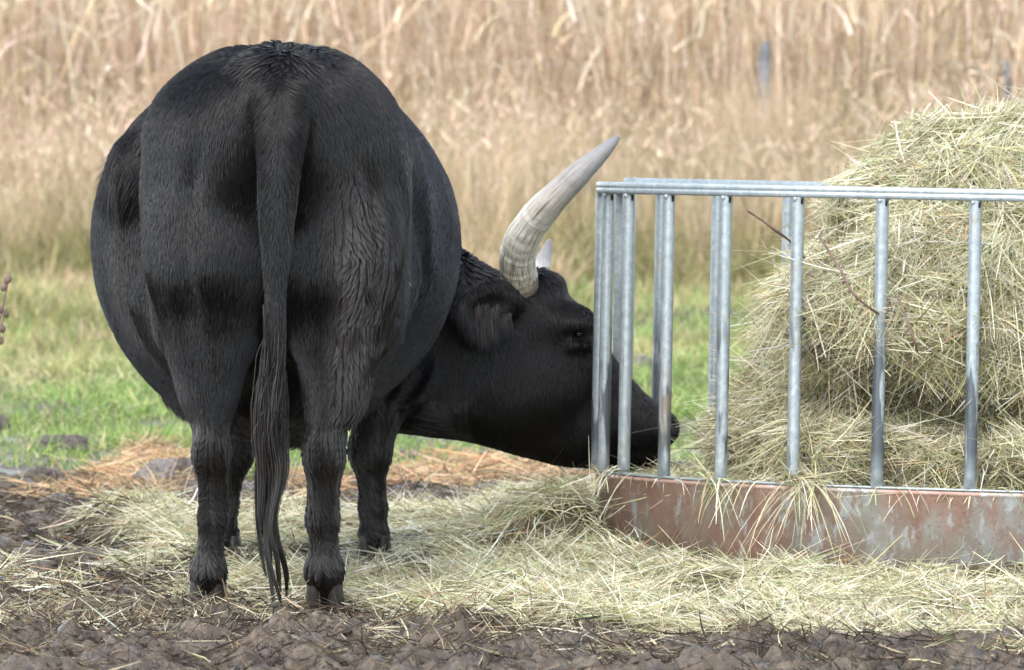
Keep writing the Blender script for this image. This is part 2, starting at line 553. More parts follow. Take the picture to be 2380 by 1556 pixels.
# ------------------------------------------------------------------ ring feeder
def galv(name, stain):
    m, nt, b, out = mat(name)
    p = pos(nt); pz = pos(nt, (1, 1, .22))
    base = ramp(nt, noise_tex(nt, 55, 4, .6, p), [(.3, (.25, .295, .31)), (.55, (.33, .38, .40)), (.75, (.43, .475, .485))])
    speck = ramp(nt, noise_tex(nt, 210, 3, .7, p), [(.30, grey(.8)), (.38, grey(0))])
    base = mixc(nt, speck, base, (.11, .10, .085))
    if stain:
        st = ramp(nt, noise_tex(nt, 10, 4, .65, pos(nt, (1, 1, .16))), [(.50, grey(0)), (.535, grey(.95))])
        sz_ = nt.nodes.new('ShaderNodeSeparateXYZ'); nt.links.new(p, sz_.inputs[0])
        zr = ramp(nt, sz_.outputs['Z'], [(.26, grey(.12)), (.36, grey(1)), (.60, grey(1)), (.72, grey(.12))])
        st = mixc(nt, 1.0, st, zr, 'MULTIPLY')
        base = mixc(nt, st, base, (.075, .09, .105))
        st = ramp(nt, noise_tex(nt, 13, 4, .65, pos(nt, (1, 1, .5))), [(.58, grey(0)), (.7, grey(.55))])
        base = mixc(nt, st, base, (.30, .25, .17))
    nt.links.new(base, b.inputs['Base Color'])
    b.inputs['Metallic'].default_value = .35
    nt.links.new(ramp(nt, noise_tex(nt, 30, 3, .6, p), [(.3, grey(.30)), (.7, grey(.5))]), b.inputs['Roughness'])
    bump(nt, b, noise_tex(nt, 120, 3, .6, p), .12, .002)
    return m
M_GALV, M_POST = galv('galvanised_rail', False), galv('galvanised_tube', True)

m, nt, b, out = mat('worn_red_sheet')
p = pos(nt); pz = pos(nt, (1, 1, .45))
red = ramp(nt, noise_tex(nt, 14, 6, .65, p), [(.3, (.27, .165, .13)), (.55, (.38, .235, .19)), (.8, (.47, .36, .31))])
gry = ramp(nt, noise_tex(nt, 10, 5, .6, p), [(.3, (.29, .28, .23)), (.6, (.41, .41, .38)), (.8, (.50, .52, .51))])
wear = ramp(nt, noise_tex(nt, 5.5, 7, .68, pz), [(.36, grey(0)), (.52, grey(1))])
c = mixc(nt, wear, gry, red)
chip = ramp(nt, noise_tex(nt, 24, 7, .7, pz), [(.54, grey(0)), (.62, grey(.9))])
c = mixc(nt, chip, c, (.52, .55, .57))
dirt = ramp(nt, noise_tex(nt, 3.2, 5, .6, pz), [(.55, grey(0)), (.8, grey(.55))])
c = mixc(nt, dirt, c, (.20, .17, .11))
sp = ramp(nt, noise_tex(nt, 130, 4, .7, p), [(.60, grey(0)), (.68, grey(.7))])
c = mixc(nt, sp, c, (.12, .06, .04))
nt.links.new(c, b.inputs['Base Color'])
b.inputs['Roughness'].default_value = .5
bump(nt, b, noise_tex(nt, 60, 6, .7, p), .35, .004)
M_SHEET = m
m, nt, b, out = mat('hole_shade'); b.inputs['Base Color'].default_value = (.01, .01, .01, 1); b.inputs['Roughness'].default_value = .9
M_HOLE = m

feeder = empty('ring_feeder', (RXC, RYC, 0))
feeder.rotation_euler = (0, ROLL, 0)
tag(feeder, 'galvanised ring feeder with red-brown worn base sheet, full of hay', 'hay feeder')

def local(name, me, mt, parent=feeder):
    me.materials.append(mt)
    o = bpy.data.objects.new(name, me); COL.objects.link(o); o.parent = parent
    return o

def ring_sweep(prof, t0, t1, n, closed=False):
    """prof: (outward, z) closed loop swept along the ellipse"""
    th = np.linspace(R(t0), R(t1), n, endpoint=not closed)
    prof = np.array(prof); k = len(prof)
    nrm = unit(np.stack([-np.cos(th) * RY, -np.sin(th) * RX], -1))
    c = np.stack([-RX * np.cos(th), -RY * np.sin(th)], -1)
    V = np.zeros((n, k, 3))
    V[:, :, :2] = c[:, None] + nrm[:, None] * prof[None, :, 0, None]
    V[:, :, 2] = prof[None, :, 1]
    i = np.arange(n if closed else n - 1)[:, None]; j = np.arange(k)[None]
    a = i * k + j; a2 = i * k + (j + 1) % k; b_ = ((i + 1) % n) * k + j; b2 = ((i + 1) % n) * k + (j + 1) % k
    F = np.stack([a, b_, b2, a2], -1).reshape(-1, 4)
    if not closed and k == 4:
        F = np.concatenate([F, [[0, 1, 2, 3]], [[(n - 1) * k + q for q in (3, 2, 1, 0)]]])
    return V.reshape(-1, 3), F

RAIL_T = 1.032; RAIL_H = .032
def rail(t0, t1, dz):
    z1 = RAIL_T + dz; z0 = z1 - RAIL_H; e = .004; w = .017; zm = (z0 + z1) * .5
    prof = [(-w, z0 + e), (-w, z1 - e), (-w + e, z1), (w - e, z1), (w, z1 - e), (w, zm + .0012), (w - .0012, zm), (w, zm - .0012), (w, z0 + e), (w - e, z0), (-w + e, z0)]
    V, F = ring_sweep(prof, t0, t1, 140)
    k = len(prof)
    me = mesh_np('top_rail', V, F, smooth=False)
    bmv = [list(range(k)), [139 * k + q for q in range(k)]]
    import bmesh
    bm = bmesh.new(); bm.from_mesh(me); bm.verts.ensure_lookup_table()
    for loop in bmv:
        bm.faces.new([bm.verts[q] for q in loop])
    bmesh.ops.recalc_face_normals(bm, faces=bm.faces)
    bm.to_mesh(me); bm.free()
    return local('top_rail', me, M_GALV)
rail(-17.6, 171, 0.0)
rail(-19.6, -186, .013)

def tube(pts, rad, n=20):
    V, F = [], []
    for i, (p_, r_) in enumerate(zip(pts, rad)):
        for q in range(n):
            a = 2 * np.pi * q / n
            V.append((p_[0] + r_[0] * math.cos(a), p_[1] + r_[1] * math.sin(a), p_[2]))
    for i in range(len(pts) - 1):
        for q in range(n):
            F.append((i * n + q, i * n + (q + 1) % n, (i + 1) * n + (q + 1) % n, (i + 1) * n + q))
    return np.array(V), np.array(F)

POST_R = .0168
ANG = [-1.2, 8.8] + [18.4 + 11.05 * k for k in range(14)] + [-29.5 - 12.0 * k for k in range(12)]
for k, a in enumerate(ANG):
    t = R(a); x, y = -RX * math.cos(t), -RY * math.sin(t)
    dz = .013 if a < -16 else 0
    zt = RAIL_T + dz - RAIL_H
    zs = [.246, .252, .262, .285, .6, zt - .03, zt + .001]
    j1, j2 = rng.normal() * .0015, rng.normal() * .0015
    V, F = tube([(x + j1 * 0, y, z) for z in zs], [(POST_R, .004), (POST_R, .007), (POST_R, .014), (POST_R, POST_R), (POST_R, POST_R), (POST_R, POST_R), (POST_R, POST_R)])
    o = local('upright', mesh_np('upright', V, F), M_POST)
    # drain slot at the top of the tube, towards the outside; the hole's shade is painted as a near-black disc
    sxx = x + .009; off = math.sqrt(POST_R ** 2 - .009 ** 2)
    q = np.linspace(0, 2 * np.pi, 12, endpoint=False)
    rim = np.stack([sxx + .0042 * np.cos(q), np.full(12, y - off - .0015), zt - .010 + .0085 * np.sin(q)], -1)
    back = rim.copy(); back[:, 1] += .006
    Vh = np.concatenate([rim, back, [[sxx, y - off - .0015, zt - .010]]])
    Fh = [(i, (i + 1) % 12, 12 + (i + 1) % 12, 12 + i) for i in range(12)] + [(24, i, (i + 1) % 12, 24) for i in range(12)]
    Fh = [f for f in Fh]
    mh = bpy.data.meshes.new('drain_slot'); mh.from_pydata([tuple(v) for v in Vh], [], [tuple(dict.fromkeys(f)) for f in Fh])
    if -5 < a < 175: local('drain_slot', mh, M_HOLE, o)
    # weld bead
    Vw, Fw = tube([(x - .008, y - .013, zt - .011), (x - .008, y - .013, zt - .005), (x - .008, y - .013, zt + .001)], [(.003, .003), (.0075, .0075), (.005, .005)], 10)
    if -5 < a < 175: local('weld', mesh_np('weld', Vw, Fw), M_GALV, o)

for a in (-16.8, -20.4, 171.4, 174.6):
    t = R(a); x, y = -RX * math.cos(t), -RY * math.sin(t)
    me = bpy.data.meshes.new('joint_bar')
    import bmesh
    bm = bmesh.new(); bmesh.ops.create_cube(bm, size=1)
    bmesh.ops.scale(bm, vec=(.034, .006, RAIL_T - .26), verts=bm.verts)
    bmesh.ops.rotate(bm, cent=(0, 0, 0), matrix=Matrix.Rotation(R(-28 if a < 0 else 28), 3, 'Z'), verts=bm.verts)
    bmesh.ops.translate(bm, vec=(x, y, (RAIL_T - RAIL_H + .23) / 2), verts=bm.verts)
    bmesh.ops.bevel(bm, geom=bm.edges, offset=.0015, segments=1, affect='EDGES')
    bm.to_mesh(me); bm.free()
    local('joint_bar', me, M_POST)

SHEET_T = .244
for t0, t1 in ((-18.2, 172.5), (-19.0, -186.5)):
    w = .003
    prof = [(-w, .0), (-w, SHEET_T - .006), (-w - .004, SHEET_T - .002), (-w, SHEET_T + .002), (w, SHEET_T + .003), (w + .006, SHEET_T - .002), (w + .005, SHEET_T - .009), (w, SHEET_T - .011), (w, .0)]
    V, F = ring_sweep(prof, t0, t1, 120)
    ph = np.arctan2(V[:, 1], V[:, 0])
    bulge = .004 * np.sin(ph * 31) * np.clip(1 - np.abs(V[:, 2] - .12) / .13, 0, 1)
    rr = np.linalg.norm(V[:, :2], axis=1)
    V[:, :2] *= (1 + bulge / rr)[:, None]
    local('base_sheet', mesh_np('base_sheet', V, F, smooth=False), M_SHEET)
    prof = [(-.004, SHEET_T + .0035), (-.003, SHEET_T + .009), (.007, SHEET_T + .009), (.008, SHEET_T + .0035)]
    V, F = ring_sweep(prof, t0, t1, 120)
    local('sheet_rim', mesh_np('sheet_rim', V, F, smooth=False), M_GALV)

# ------------------------------------------------------------------ hay
HAYC = [(.59, .55, .375), (.69, .66, .51), (.47, .44, .26), (.32, .34, .155), (.40, .265, .14), (.80, .78, .68), (.15, .135, .07)]
HAYP = [.29, .19, .22, .15, .045, .055, .06]

def hay_strands(P, Nr, n_out=.22, L=(.05, .15), w=(.0012, .0029), gravity=.25, cols=HAYC, probs=HAYP, seg=4, droop=.25, along=None):
    n = len(P)
    r = unit(rng.normal(size=(n, 3)) * np.array([1.15, .8, .75]))
    fl_ = np.stack([noise3(P[:, 0] * 7, P[:, 1] * 5, P[:, 2] * 7, q) for q in (901, 902, 903)], -1)
    r = unit(r + 1.5 * fl_)
    tn = r - (r * Nr).sum(1, keepdims=True) * Nr
    d = unit(unit(tn) + Nr * (rng.normal(size=(n, 1)) * n_out + n_out * .35) + np.array([0, 0, -gravity]))
    Ln = rng.uniform(L[0], L[1], n) * rng.choice([.35, 1, 1, 1.5], n)
    wn_ = rng.uniform(w[0], w[1], n) * rng.choice([.7, 1, 1, 1.5], n)
    bend = rng.normal(size=(n, 3)) * np.array([.36, .36, .2]) + np.array([0, 0, -droop]) * rng.random((n, 1))
    P0 = P - d * (Ln * .5)[:, None]
    Pp, wd, sd_ = blades(P0, d, Ln, wn_, bend, seg, rounded=True)
    return strips(Pp, wd, sd_, pick(cols, probs, n))

# the heap inside the feeder
hf = Field((.12, .45, -.03), (3.1, 2.55, 1.5), .02)
hf.ell((1.66, 1.5, .66), (.97, .80, .42), .1)
hf.ell((1.68, 1.48, .96), (.78, .56, .30), .09)
hf.ell((1.68, 1.42, .38), (1.14, .82, .26), .10)
hf.ell((1.14, 1.28, .46), (.44, .46, .20), .10)
hf.ell((1.10, .98, .68), (.36, .28, .22), .10)
hf.ell((1.75, .95, .66), (.5, .28, .20), .10)
hf.ell((1.12, .64, .475), (.42, .50, .115), .05, sub=True)
hf.ell((1.85, .64, .45), (.42, .42, .10), .05, sub=True)
r_ = np.random.default_rng(21)
for i in range(26):          # pockets between the tufts
    zc = r_.uniform(.36, 1.02); a_ = r_.uniform(-2.75, -1.0)
    k_ = np.sqrt(max(1 - ((zc - .66) / .62) ** 2, .05))
    hf.ell((1.66 + 1.02 * k_ * np.cos(a_), 1.45 + .80 * k_ * np.sin(a_), zc), (r_.uniform(.06, .15), .10, r_.uniform(.025, .05)), .04, sub=True)
X = hf.ax[0][:, None, None]; Y = hf.ax[1][None, :, None]; Z = hf.ax[2][None, None, :]
disc = np.maximum((np.sqrt(((X - RXC) / RX) ** 2 + ((Y - RYC) / RY) ** 2) - .975) * RY, Z - .245 - .03 * np.clip(X - .5, 0, 1))
hf.add((slice(None),) * 3, np.broadcast_to(disc, hf.f.shape).astype(np.float32), .05)
nz = fbm3(X * 3.1, Y * 3.1, Z * 4.2, 81, 2) * .05 + fbm3(X * 9, Y * 9, Z * 13, 85, 2) * .032
hf.f += (nz * np.clip((Z - .2) * 8, .15, 1)).astype(np.float32)
hf.f[:, :, 0] = 1
HV, HF = hf.mesh(1)
hc = np.tile(np.array([[.07, .058, .028]]), (len(HV), 1)) * (1 + .5 * rng.random((len(HV), 1)))  # core coloured dark to paint the shade in gaps between strands
ar, nr = face_data(HV, HF)
cen = HV[HF].mean(1)
vis = np.clip(-nr[:, 1] * 1.0 + .55, .25, 1.6) * (cen[:, 2] > .2) * ((ring_out(cen[:, 0], cen[:, 1]) < -.075) | (cen[:, 2] > .275))
P, Nr = sample(HV, HF, 150000, vis)
parts = [(HV, HF, hc), hay_strands(P + Nr * .008 * rng.random((len(P), 1)), Nr)]
P, Nr = sample(HV, HF, 26000, vis)
parts.append(hay_strands(P - Nr * .012, Nr, .15, (.05, .12), cols=[(.40, .37, .19), (.27, .28, .11), (.30, .17, .08), (.5, .46, .28)], probs=[4, 3, 1, 3]))
P, Nr = sample(HV, HF, 2600, vis)
parts.append(hay_strands(P + Nr * .02, Nr, .9, (.08, .2), (.0018, .0034), 0, droop=.5, seg=5))
V, F, C = merge(parts)
heap = link('hay_heap', mesh_np('hay_heap', V, F, False, C), M_HAY)
tag(heap, 'tall heap of pale loose hay piled inside the ring feeder, hollowed at its front', 'hay')

# trampled hay on the ground, and bits of straw in the mud
hx = np.linspace(-2.0, 2.3, 216); hy = np.linspace(-1.6, 4.6, 250)
XX, YY = np.meshgrid(hx, hy, indexing='ij')
hh = hay_h(XX, YY)
inside = ring_out(XX, YY) < -.01
ZZ = mud_z(XX, YY) * .6 + rise(YY) * .4 + hh * .82
ok = (np.maximum(look(MASK, XX, YY), look(MASKL, XX, YY)) > .45) & ~inside
idm = np.arange(XX.size).reshape(XX.shape)
q = ok[:-1, :-1] & ok[1:, :-1] & ok[1:, 1:] & ok[:-1, 1:]
F = np.stack([idm[:-1, :-1][q], idm[1:, :-1][q], idm[1:, 1:][q], idm[:-1, 1:][q]], -1)
u, inv = np.unique(F, return_inverse=True)
GV = np.stack([XX, YY, ZZ], -1).reshape(-1, 3)[u]; GF = inv.reshape(-1, 4)
gc = np.tile(np.array([[.06, .05, .026]]), (len(GV), 1)) * (1 + .5 * rng.random((len(GV), 1)))  # under-sheet darkened: shade between the trampled stalks is put into its colour
def ground_pts(n, mask, lo=(-2.1, -1.7), hi=(2.3, 4.6), thr=None):
    out_ = []
    while sum(len(a) for a in out_) < n:
        x = rng.uniform(lo[0], hi[0], n); y = rng.uniform(lo[1], hi[1], n)
        keep = (rng.random(n) < mask(x, y)) & (ring_out(x, y) > .012)
        out_.append(np.stack([x[keep], y[keep]], -1))
    return np.concatenate(out_)[:n]
def lay(n, mask, up=.012, zone=None, **kw):
    xy = ground_pts(n, mask, **(zone or {}))
    x, y = xy[:, 0], xy[:, 1]
    def top(x, y): return np.maximum(mud_z(x, y), mud_z(x, y) * .6 + rise(y) * .4 + hay_h(x, y))
    e = .02
    z = top(x, y)
    nx_ = -(top(x + e, y) - z) / e; ny_ = -(top(x, y + e) - z) / e
    Nr = unit(np.stack([np.clip(nx_, -1.2, 1.2), np.clip(ny_, -1.2, 1.2), np.ones_like(nx_)], -1))
    return hay_strands(np.stack([x, y, z], -1) + Nr * up * rng.random((n, 1)), Nr, **kw)
mh = lambda x, y: np.clip(np.maximum(look(MASK, x, y), .6 * look(MASKL, x, y)), 0, 1) ** 1.3 * np.clip(.60 + .95 * noise2(x * 4.2, y * 3.4, 93) + .5 * noise2(x * 11, y * 9, 94), .04, 1) * (1 - .9 * np.exp(-((x + .77) / .13) ** 2 - ((y + .06) / .16) ** 2)) * (1 - .6 * np.exp(-((x + .47) / .10) ** 2 - ((y + .06) / .12) ** 2)) * (1 - .7 * np.exp(-((x + .38) / .11) ** 2 - ((y - 1.36) / .2) ** 2)) * (1 - .7 * np.exp(-((x + .785) / .11) ** 2 - ((y - 1.36) / .2) ** 2))
parts = [(GV, GF, gc),
         lay(165000, mh, .018, gravity=0, n_out=.10, L=(.045, .16)),
         lay(30000, mh, .0, gravity=0, n_out=.14, L=(.05, .12), cols=[(.34, .31, .15), (.22, .24, .09), (.32, .17, .08), (.10, .085, .05)], probs=[4, 3, 1, 2]),
         lay(1300, mh, .02, gravity=0, n_out=.4, L=(.08, .2), seg=5)]
thin = lambda x, y: np.clip(.18 * look(MASKT, x, y) * np.clip(.4 + .9 * noise2(x * 5, y * 4, 95), 0, 1), 0, 1)
parts.append(lay(2800, thin, .01, gravity=0, n_out=.15))
fringe = lambda x, y: np.clip(np.exp(-((y + 1.0 - .3 * noise2(x * 1.5, y, 96) - .55 * np.clip(-x, 0, 1)) / .42) ** 2) * np.clip(.55 + .9 * noise2(x * 4, y * 4, 97), 0, 1), 0, 1)
parts.append(lay(14000, fringe, .012, gravity=0, n_out=.25, L=(.03, .13), w=(.0013, .0034), cols=[(.40, .35, .22), (.22, .165, .10), (.08, .06, .042), (.6, .56, .42)], probs=[2.4, 3, 4, 1.4]))
# hay pulled over the rim of the base sheet
def over_rim(px, n, Lm):
    c0 = np.degrees(np.arccos(np.clip((RXC - (px - 1190) * S(.95)) / RX, -1, 1)))
    a = R(1) * (c0 + rng.normal(size=n) * 1.6)
    x, y = RXC - (RX + .012) * np.cos(a), RYC - (RY + .012) * np.sin(a)
    z = .262 - (x - RXC) * math.tan(ROLL) + .02 * rng.random(n)
    L = Lm * rng.uniform(.6, 1.25, n)
    d = unit(np.stack([-.25 + .5 * rng.normal(size=n), -.35 + .1 * rng.normal(size=n), np.full(n, .25)], -1))
    Pp, wd, s_ = blades(np.stack([x, y, z], -1) - d * .05, d, L, rng.uniform(.002, .0045, n), np.stack([.1 * rng.normal(size=n), -.1 + .05 * rng.normal(size=n), -1.0 - .2 * rng.random(n)], -1), 7, rounded=True)
    return strips(Pp, wd, s_, pick(HAYC, HAYP, n))
parts += [over_rim(1878, 46, .22), over_rim(1650, 9, .24), over_rim(1700, 14, .13), over_rim(1480, 5, .24), over_rim(2120, 4, .1), over_rim(1420, 20, .09)]
for px in range(1410, 2380, 60): parts.append(over_rim(px, 4, .06))
V, F, C = merge(parts)
tag(link('scattered_hay', mesh_np('scattered_hay', V, F, False, C), M_HAY), 'trampled pale hay spread on the ground around the feeder and the hooves', 'hay', kind='stuff')

mudm = lambda x, y: np.clip(.55 + .6 * noise2(x * 3, y * 3, 98), .1, 1) * (1 - .9 * look(MASK, x, y)) / (1 + np.exp((y - 4.8) * 3)) * np.where(y > -.4, 1, 1.15)
parts = [lay(60000, mudm, .010, dict(lo=(-2.4, -2.6), hi=(2.4, 6)), gravity=0, n_out=.25, L=(.02, .10), w=(.0013, .0035),
             cols=[(.022, .017, .012), (.05, .036, .024), (.10, .07, .042), (.24, .18, .10), (.45, .41, .24)], probs=[5, 6, 3, 1.1, .7])]
V, F, C = merge(parts)
tag(link('muddy_straw', mesh_np('muddy_straw', V, F, False, C), M_DRY), 'dark rotten straw trodden into the wet mud', 'straw', kind='stuff')

# crumbs of churned mud
n = 24000
xy = np.stack([rng.uniform(-2.3, 2.3, n), rng.uniform(-2.5, 5.6, n)], -1)
k = (rng.random(n) < (1 - .92 * look(MASK, xy[:, 0], xy[:, 1])) * np.clip(.5 + .8 * noise2(xy[:, 0] * 2.5, xy[:, 1] * 2.5, 88), .1, 1)) & (ring_out(xy[:, 0], xy[:, 1]) > .05)
xy = xy[k]; n = len(xy)
O8 = np.array([(1, 0, 0), (0, 1, 0), (-1, 0, 0), (0, -1, 0), (.1, .1, .8), (0, 0, -.8)], float)
sz = .003 + .008 * rng.random(n) ** 3
cv = O8[None] * sz[:, None, None] * (1 + .45 * rng.normal(size=(n, 6, 1))) * np.array([1.25, 1.1, .75]) + rng.normal(size=(n, 6, 3)) * sz[:, None, None] * .25
a_ = rng.uniform(0, 6.283, n); ca, sa = np.cos(a_)[:, None], np.sin(a_)[:, None]
cv = np.stack([cv[..., 0] * ca - cv[..., 1] * sa, cv[..., 0] * sa + cv[..., 1] * ca, cv[..., 2]], -1)
cv += np.concatenate([xy, (mud_z(xy[:, 0], xy[:, 1]) + sz * .35)[:, None]], 1)[:, None]
f8 = np.array([(0, 1, 4), (1, 2, 4), (2, 3, 4), (3, 0, 4), (1, 0, 5), (2, 1, 5), (3, 2, 5), (0, 3, 5)])
cf = (np.arange(n) * 6)[:, None, None] + f8[None]
tag(link('mud_crumbs', mesh_np('mud_crumbs', cv.reshape(-1, 3), cf.reshape(-1, 3), False), M_GROUND), 'loose crumbs of churned mud scattered over the wet ground', 'mud', kind='stuff')

om = lambda x, y: np.any([inpoly(x + .1 * noise2(x * 4, y * 4, 99), y + .3 * noise2(x * 4, y * 4, 98), q) for q in ORANGE], 0) * np.clip(.7 + .6 * noise2(x * 3, y * 3, 90), .1, 1)
parts = [lay(5600, om, .015, dict(lo=(-2.6, 2.0), hi=(1.2, 9)), gravity=0, n_out=.2, L=(.05, .16), w=(.002, .0045),
             cols=[(.52, .33, .18), (.38, .22, .11), (.64, .48, .31), (.15, .10, .06), (.5, .42, .26)], probs=[4, 3, 3, 2, 2])]
V, F, C = merge(parts)
tag(link('dead_grass', mesh_np('dead_grass', V, F, False, C), M_DRY), 'flattened orange-brown dead grass at the back of the mud', 'dead grass', kind='stuff')

# ------------------------------------------------------------------ the cow
CX = -.60
bf = Field((-1.14, -.40, -.03), (.50, 1.95, 1.47), .0095)
X = bf.ax[0][:, None, None]; Y = bf.ax[1][None, :, None]; Z = bf.ax[2][None, None, :]
TR = np.array([  # Y, half width, centre z, up, down, exponent
    (-.20, .03, 1.22, .05, .06, 2.0), (-.13, .15, 1.19, .16, .22, 2.0), (-.02, .235, 1.13, .265, .40, 2.1), (.12, .295, 1.07, .335, .50, 2.2),
    (.30, .340, 1.00, .405, .52, 2.15), (.50, .405, .94, .465, .51, 2.05), (.70, .465, .905, .490, .51, 2.0), (.88, .484, .90, .495, .505, 2.0), (1.10, .468, .90, .485, .49, 2.0),
    (1.35, .40, .92, .465, .45, 2.0), (1.58, .32, .94, .40, .38, 2.0), (1.74, .21, .95, .30, .28, 2.0), (1.84, .03, .95, .06, .06, 2.0)])
yy = bf.ax[1]
def tr(c):
    v = np.interp(yy, TR[:, 0], TR[:, c]); k = np.exp(-.5 * (np.arange(-9, 10) / 4.0) ** 2); k /= k.sum()
    return np.convolve(np.pad(v, 9, 'edge'), k, 'valid')[None, :, None]
w_, zc_, up_, dn_, ex_ = [tr(c) for c in (1, 2, 3, 4, 5)]
cxl = (-.592 - .031 * np.clip((yy + .2) / 1.0, 0, 1))[None, :, None]
dz = Z - zc_
hz = np.where(dz > 0, up_, dn_)
up_ = up_ - .016
hz = np.where(dz > 0, up_, dn_)
rho = (np.abs((X - cxl) / w_) ** ex_ + np.abs(dz / hz) ** ex_) ** (1 / ex_)
d = (rho - 1) * np.minimum(w_, hz)
d = np.where((Y > -.205) & (Y < 1.845), d, np.maximum(d, .02 + np.maximum(-.205 - Y, Y - 1.845)))
bf.f = np.minimum(bf.f, d.astype(np.float32))
del dz, hz, rho, d

# rump: hook bones, pin bones, tail head
for s_ in (-1, 1):
    bf.ell((CX + s_ * .12, .42, 1.31), (.10, .16, .06), .08)
    bf.ell((CX + s_ * .265, .46, 1.14), (.06, .12, .09), .07)
    bf.cone((CX + s_ * .11, .20, 1.255), (CX + s_ * .12, -.045, 1.15), .10, .08, .10)
    # thighs
    bf.cone((CX + s_ * .17, .12, 1.16), (CX + s_ * .178, .05, .86), .155, .125, .09, sq=(1, .85, 1))
    bf.cone((CX + s_ * .175, .20, 1.0), (CX + s_ * .215, .32, .74), .17, .12, .07, sq=(1.15, 1, 1))
    bf.cone((CX + s_ * .125, -.045, 1.12), (CX + s_ * .160, -.045, .84), .085, .088, .09)
    bf.cone((CX + s_ * .160, -.045, .84), (CX + s_ * .163, -.028, .54), .088, .058, .09)
L_, R_ = -.165, .170
def hind(sx, x_th, x_g1, x_hk, x_cn, x_ft, x_hf):
    bf.cone((x_th, .02, .90), (x_g1, .02, .66), .128, .098, .08)
    bf.cone((x_th + sx * .02, .26, .78), (x_g1, .04, .55), .105, .072, .07, sq=(1.15, 1, 1))
    bf.cone((x_g1, .05, .66), (x_hk, -.015, .40), .086, .045, .045)
    bf.cone((x_g1, -.05, .70), (x_hk, -.085, .42), .06, .027, .05)          # tendon to the point of the hock
    bf.ell((x_hk, -.045, .385), (.046, .066, .058), .03)
    bf.cone((x_hk, -.035, .36), (x_cn, -.02, .22), .043, .033, .03, sq=(1, .85, 1))
    bf.cone((x_cn, -.02, .22), (x_ft, -.015, .095), .033, .035, .03)
    bf.ell((x_ft, -.015, .085), (.039, .044, .036), .03)
    bf.cone((x_ft, -.01, .09), (x_hf, .025, .035), .034, .042, .03)
    for q in (-1, 1): bf.ell((x_ft + q * .021, -.052, .082), (.012, .013, .016), .012)
hind(-1, CX - .175, -.762, -.748, -.747, -.760, -.762)
hind(1, CX + .180, -.432, -.468, -.475, -.469, -.469)
def fore(sx, x_el, x_fa, x_kn, x_cn, x_ft):
    yb = 1.47
    bf.cone((CX + sx * .20, 1.45, 1.05), (CX + sx * .24, 1.50, .72), .17, .14, .08, sq=(1.2, 1, 1))
    bf.cone((CX + sx * .22, 1.46, .74), (x_el, yb, .56), .13, .080, .06)
    bf.cone((x_el, yb, .57), (x_kn, yb + .01, .335), .078, .052, .05)
    bf.ell((x_kn, yb + .005, .325), (.051, .052, .056), .03)
    bf.cone((x_kn, yb, .31), (x_cn, yb + .01, .17), .043, .032, .03)
    bf.cone((x_cn, yb + .01, .17), (x_ft, yb + .01, .095), .032, .034, .03)
    bf.cone((x_ft, yb + .01, .10), (x_ft, yb + .05, .05), .037, .042, .03)
fore(-1, CX - .22, CX - .19, -.765, -.785, -.785)
fore(1, -.315, -.36, -.385, -.380, -.377)
# flank folds, hollow before the left thigh, udder
bf.ell((CX - .40, .44, 1.00), (.085, .075, .20), .07, sub=True)
bf.ell((CX - .385, .34, .82), (.075, .075, .20), .06, sub=True)
bf.ell((CX + .40, .40, .98), (.06, .06, .18), .06, sub=True)
bf.ell((CX - .385, .58, 1.07), (.06, .09, .10), .06)
bf.ell((CX + .02, .38, .50), (.12, .16, .12), .06)
bf.ell((CX + .045, .55, .405), (.035, .05, .03), .03)
# crease between the buttocks
for z0, z1, r in ((1.12, .92, .028), (.92, .70, .036), (.70, .5, .05)):
    bf.cone((-.575, -.14, z0), (-.58, -.12, z1), r, r * 1.1, .06, sub=True)

# neck and head: side profile, thickness varying from neck to muzzle
YH = 1.645
PROF = [(820, 500), (900, 480), (1000, 540), (1070, 588), (1110, 612), (1160, 640), (1205, 640), (1250, 640), (1280, 664), (1330, 703), (1368, 738), (1400, 790), (1440, 848),
        (1483, 902), (1520, 936), (1552, 955), (1572, 976), (1577, 1000), (1566, 1020), (1545, 1040), (1538, 1068), (1510, 1086), (1470, 1088), (1420, 1083), (1360, 1085),
        (1290, 1080), (1230, 1066), (1150, 1042), (1080, 1024), (1000, 1012), (930, 1000), (860, 1010), (800, 1000)]
PW = np.array([(W(a, b_, YH)[0], W(a, b_, YH)[2]) for a, b_ in PROF])
for _ in range(2):        # corner cutting for a smooth outline
    Q = np.roll(PW, -1, 0)
    PW = np.stack([PW * .75 + Q * .25, PW * .25 + Q * .75], 1).reshape(-1, 2)
x0i = int((-.78 - bf.lo[0]) / bf.h)
XX, ZZ = np.meshgrid(bf.ax[0][x0i:], bf.ax[2], indexing='ij')
dd = np.full(XX.shape, 9.0)
for i in range(len(PW)):
    a, b_ = PW[i], PW[(i + 1) % len(PW)]; e = b_ - a
    t = np.clip(((XX - a[0]) * e[0] + (ZZ - a[1]) * e[1]) / (e @ e + 1e-12), 0, 1)
    dd = np.minimum(dd, np.hypot(XX - a[0] - t * e[0], ZZ - a[1] - t * e[1]))
dd = np.where(inpoly(XX, ZZ, PW), -dd, dd)
ha, hb = W(1185, 660, YH), W(1560, 1020, YH)
u_ = np.array([hb[0] - ha[0], hb[2] - ha[2]]); Lh = np.linalg.norm(u_); u_ /= Lh
al = ((XX - ha[0]) * u_[0] + (ZZ - ha[2]) * u_[1]) / Lh          # 0 poll .. 1 muzzle
pe = (XX - ha[0]) * u_[1] - (ZZ - ha[2]) * u_[0]                 # towards the jaw: negative
T = np.interp(al, [-1.2, -.6, -.2, .0, .22, .42, .6, .8, .95, 1.1], [.22, .19, .155, .135, .140, .122, .098, .086, .082, .06])
mwid = np.interp(al, [-1, -.2, .3, .7, 1.1], [.17, .13, .11, .085, .07])
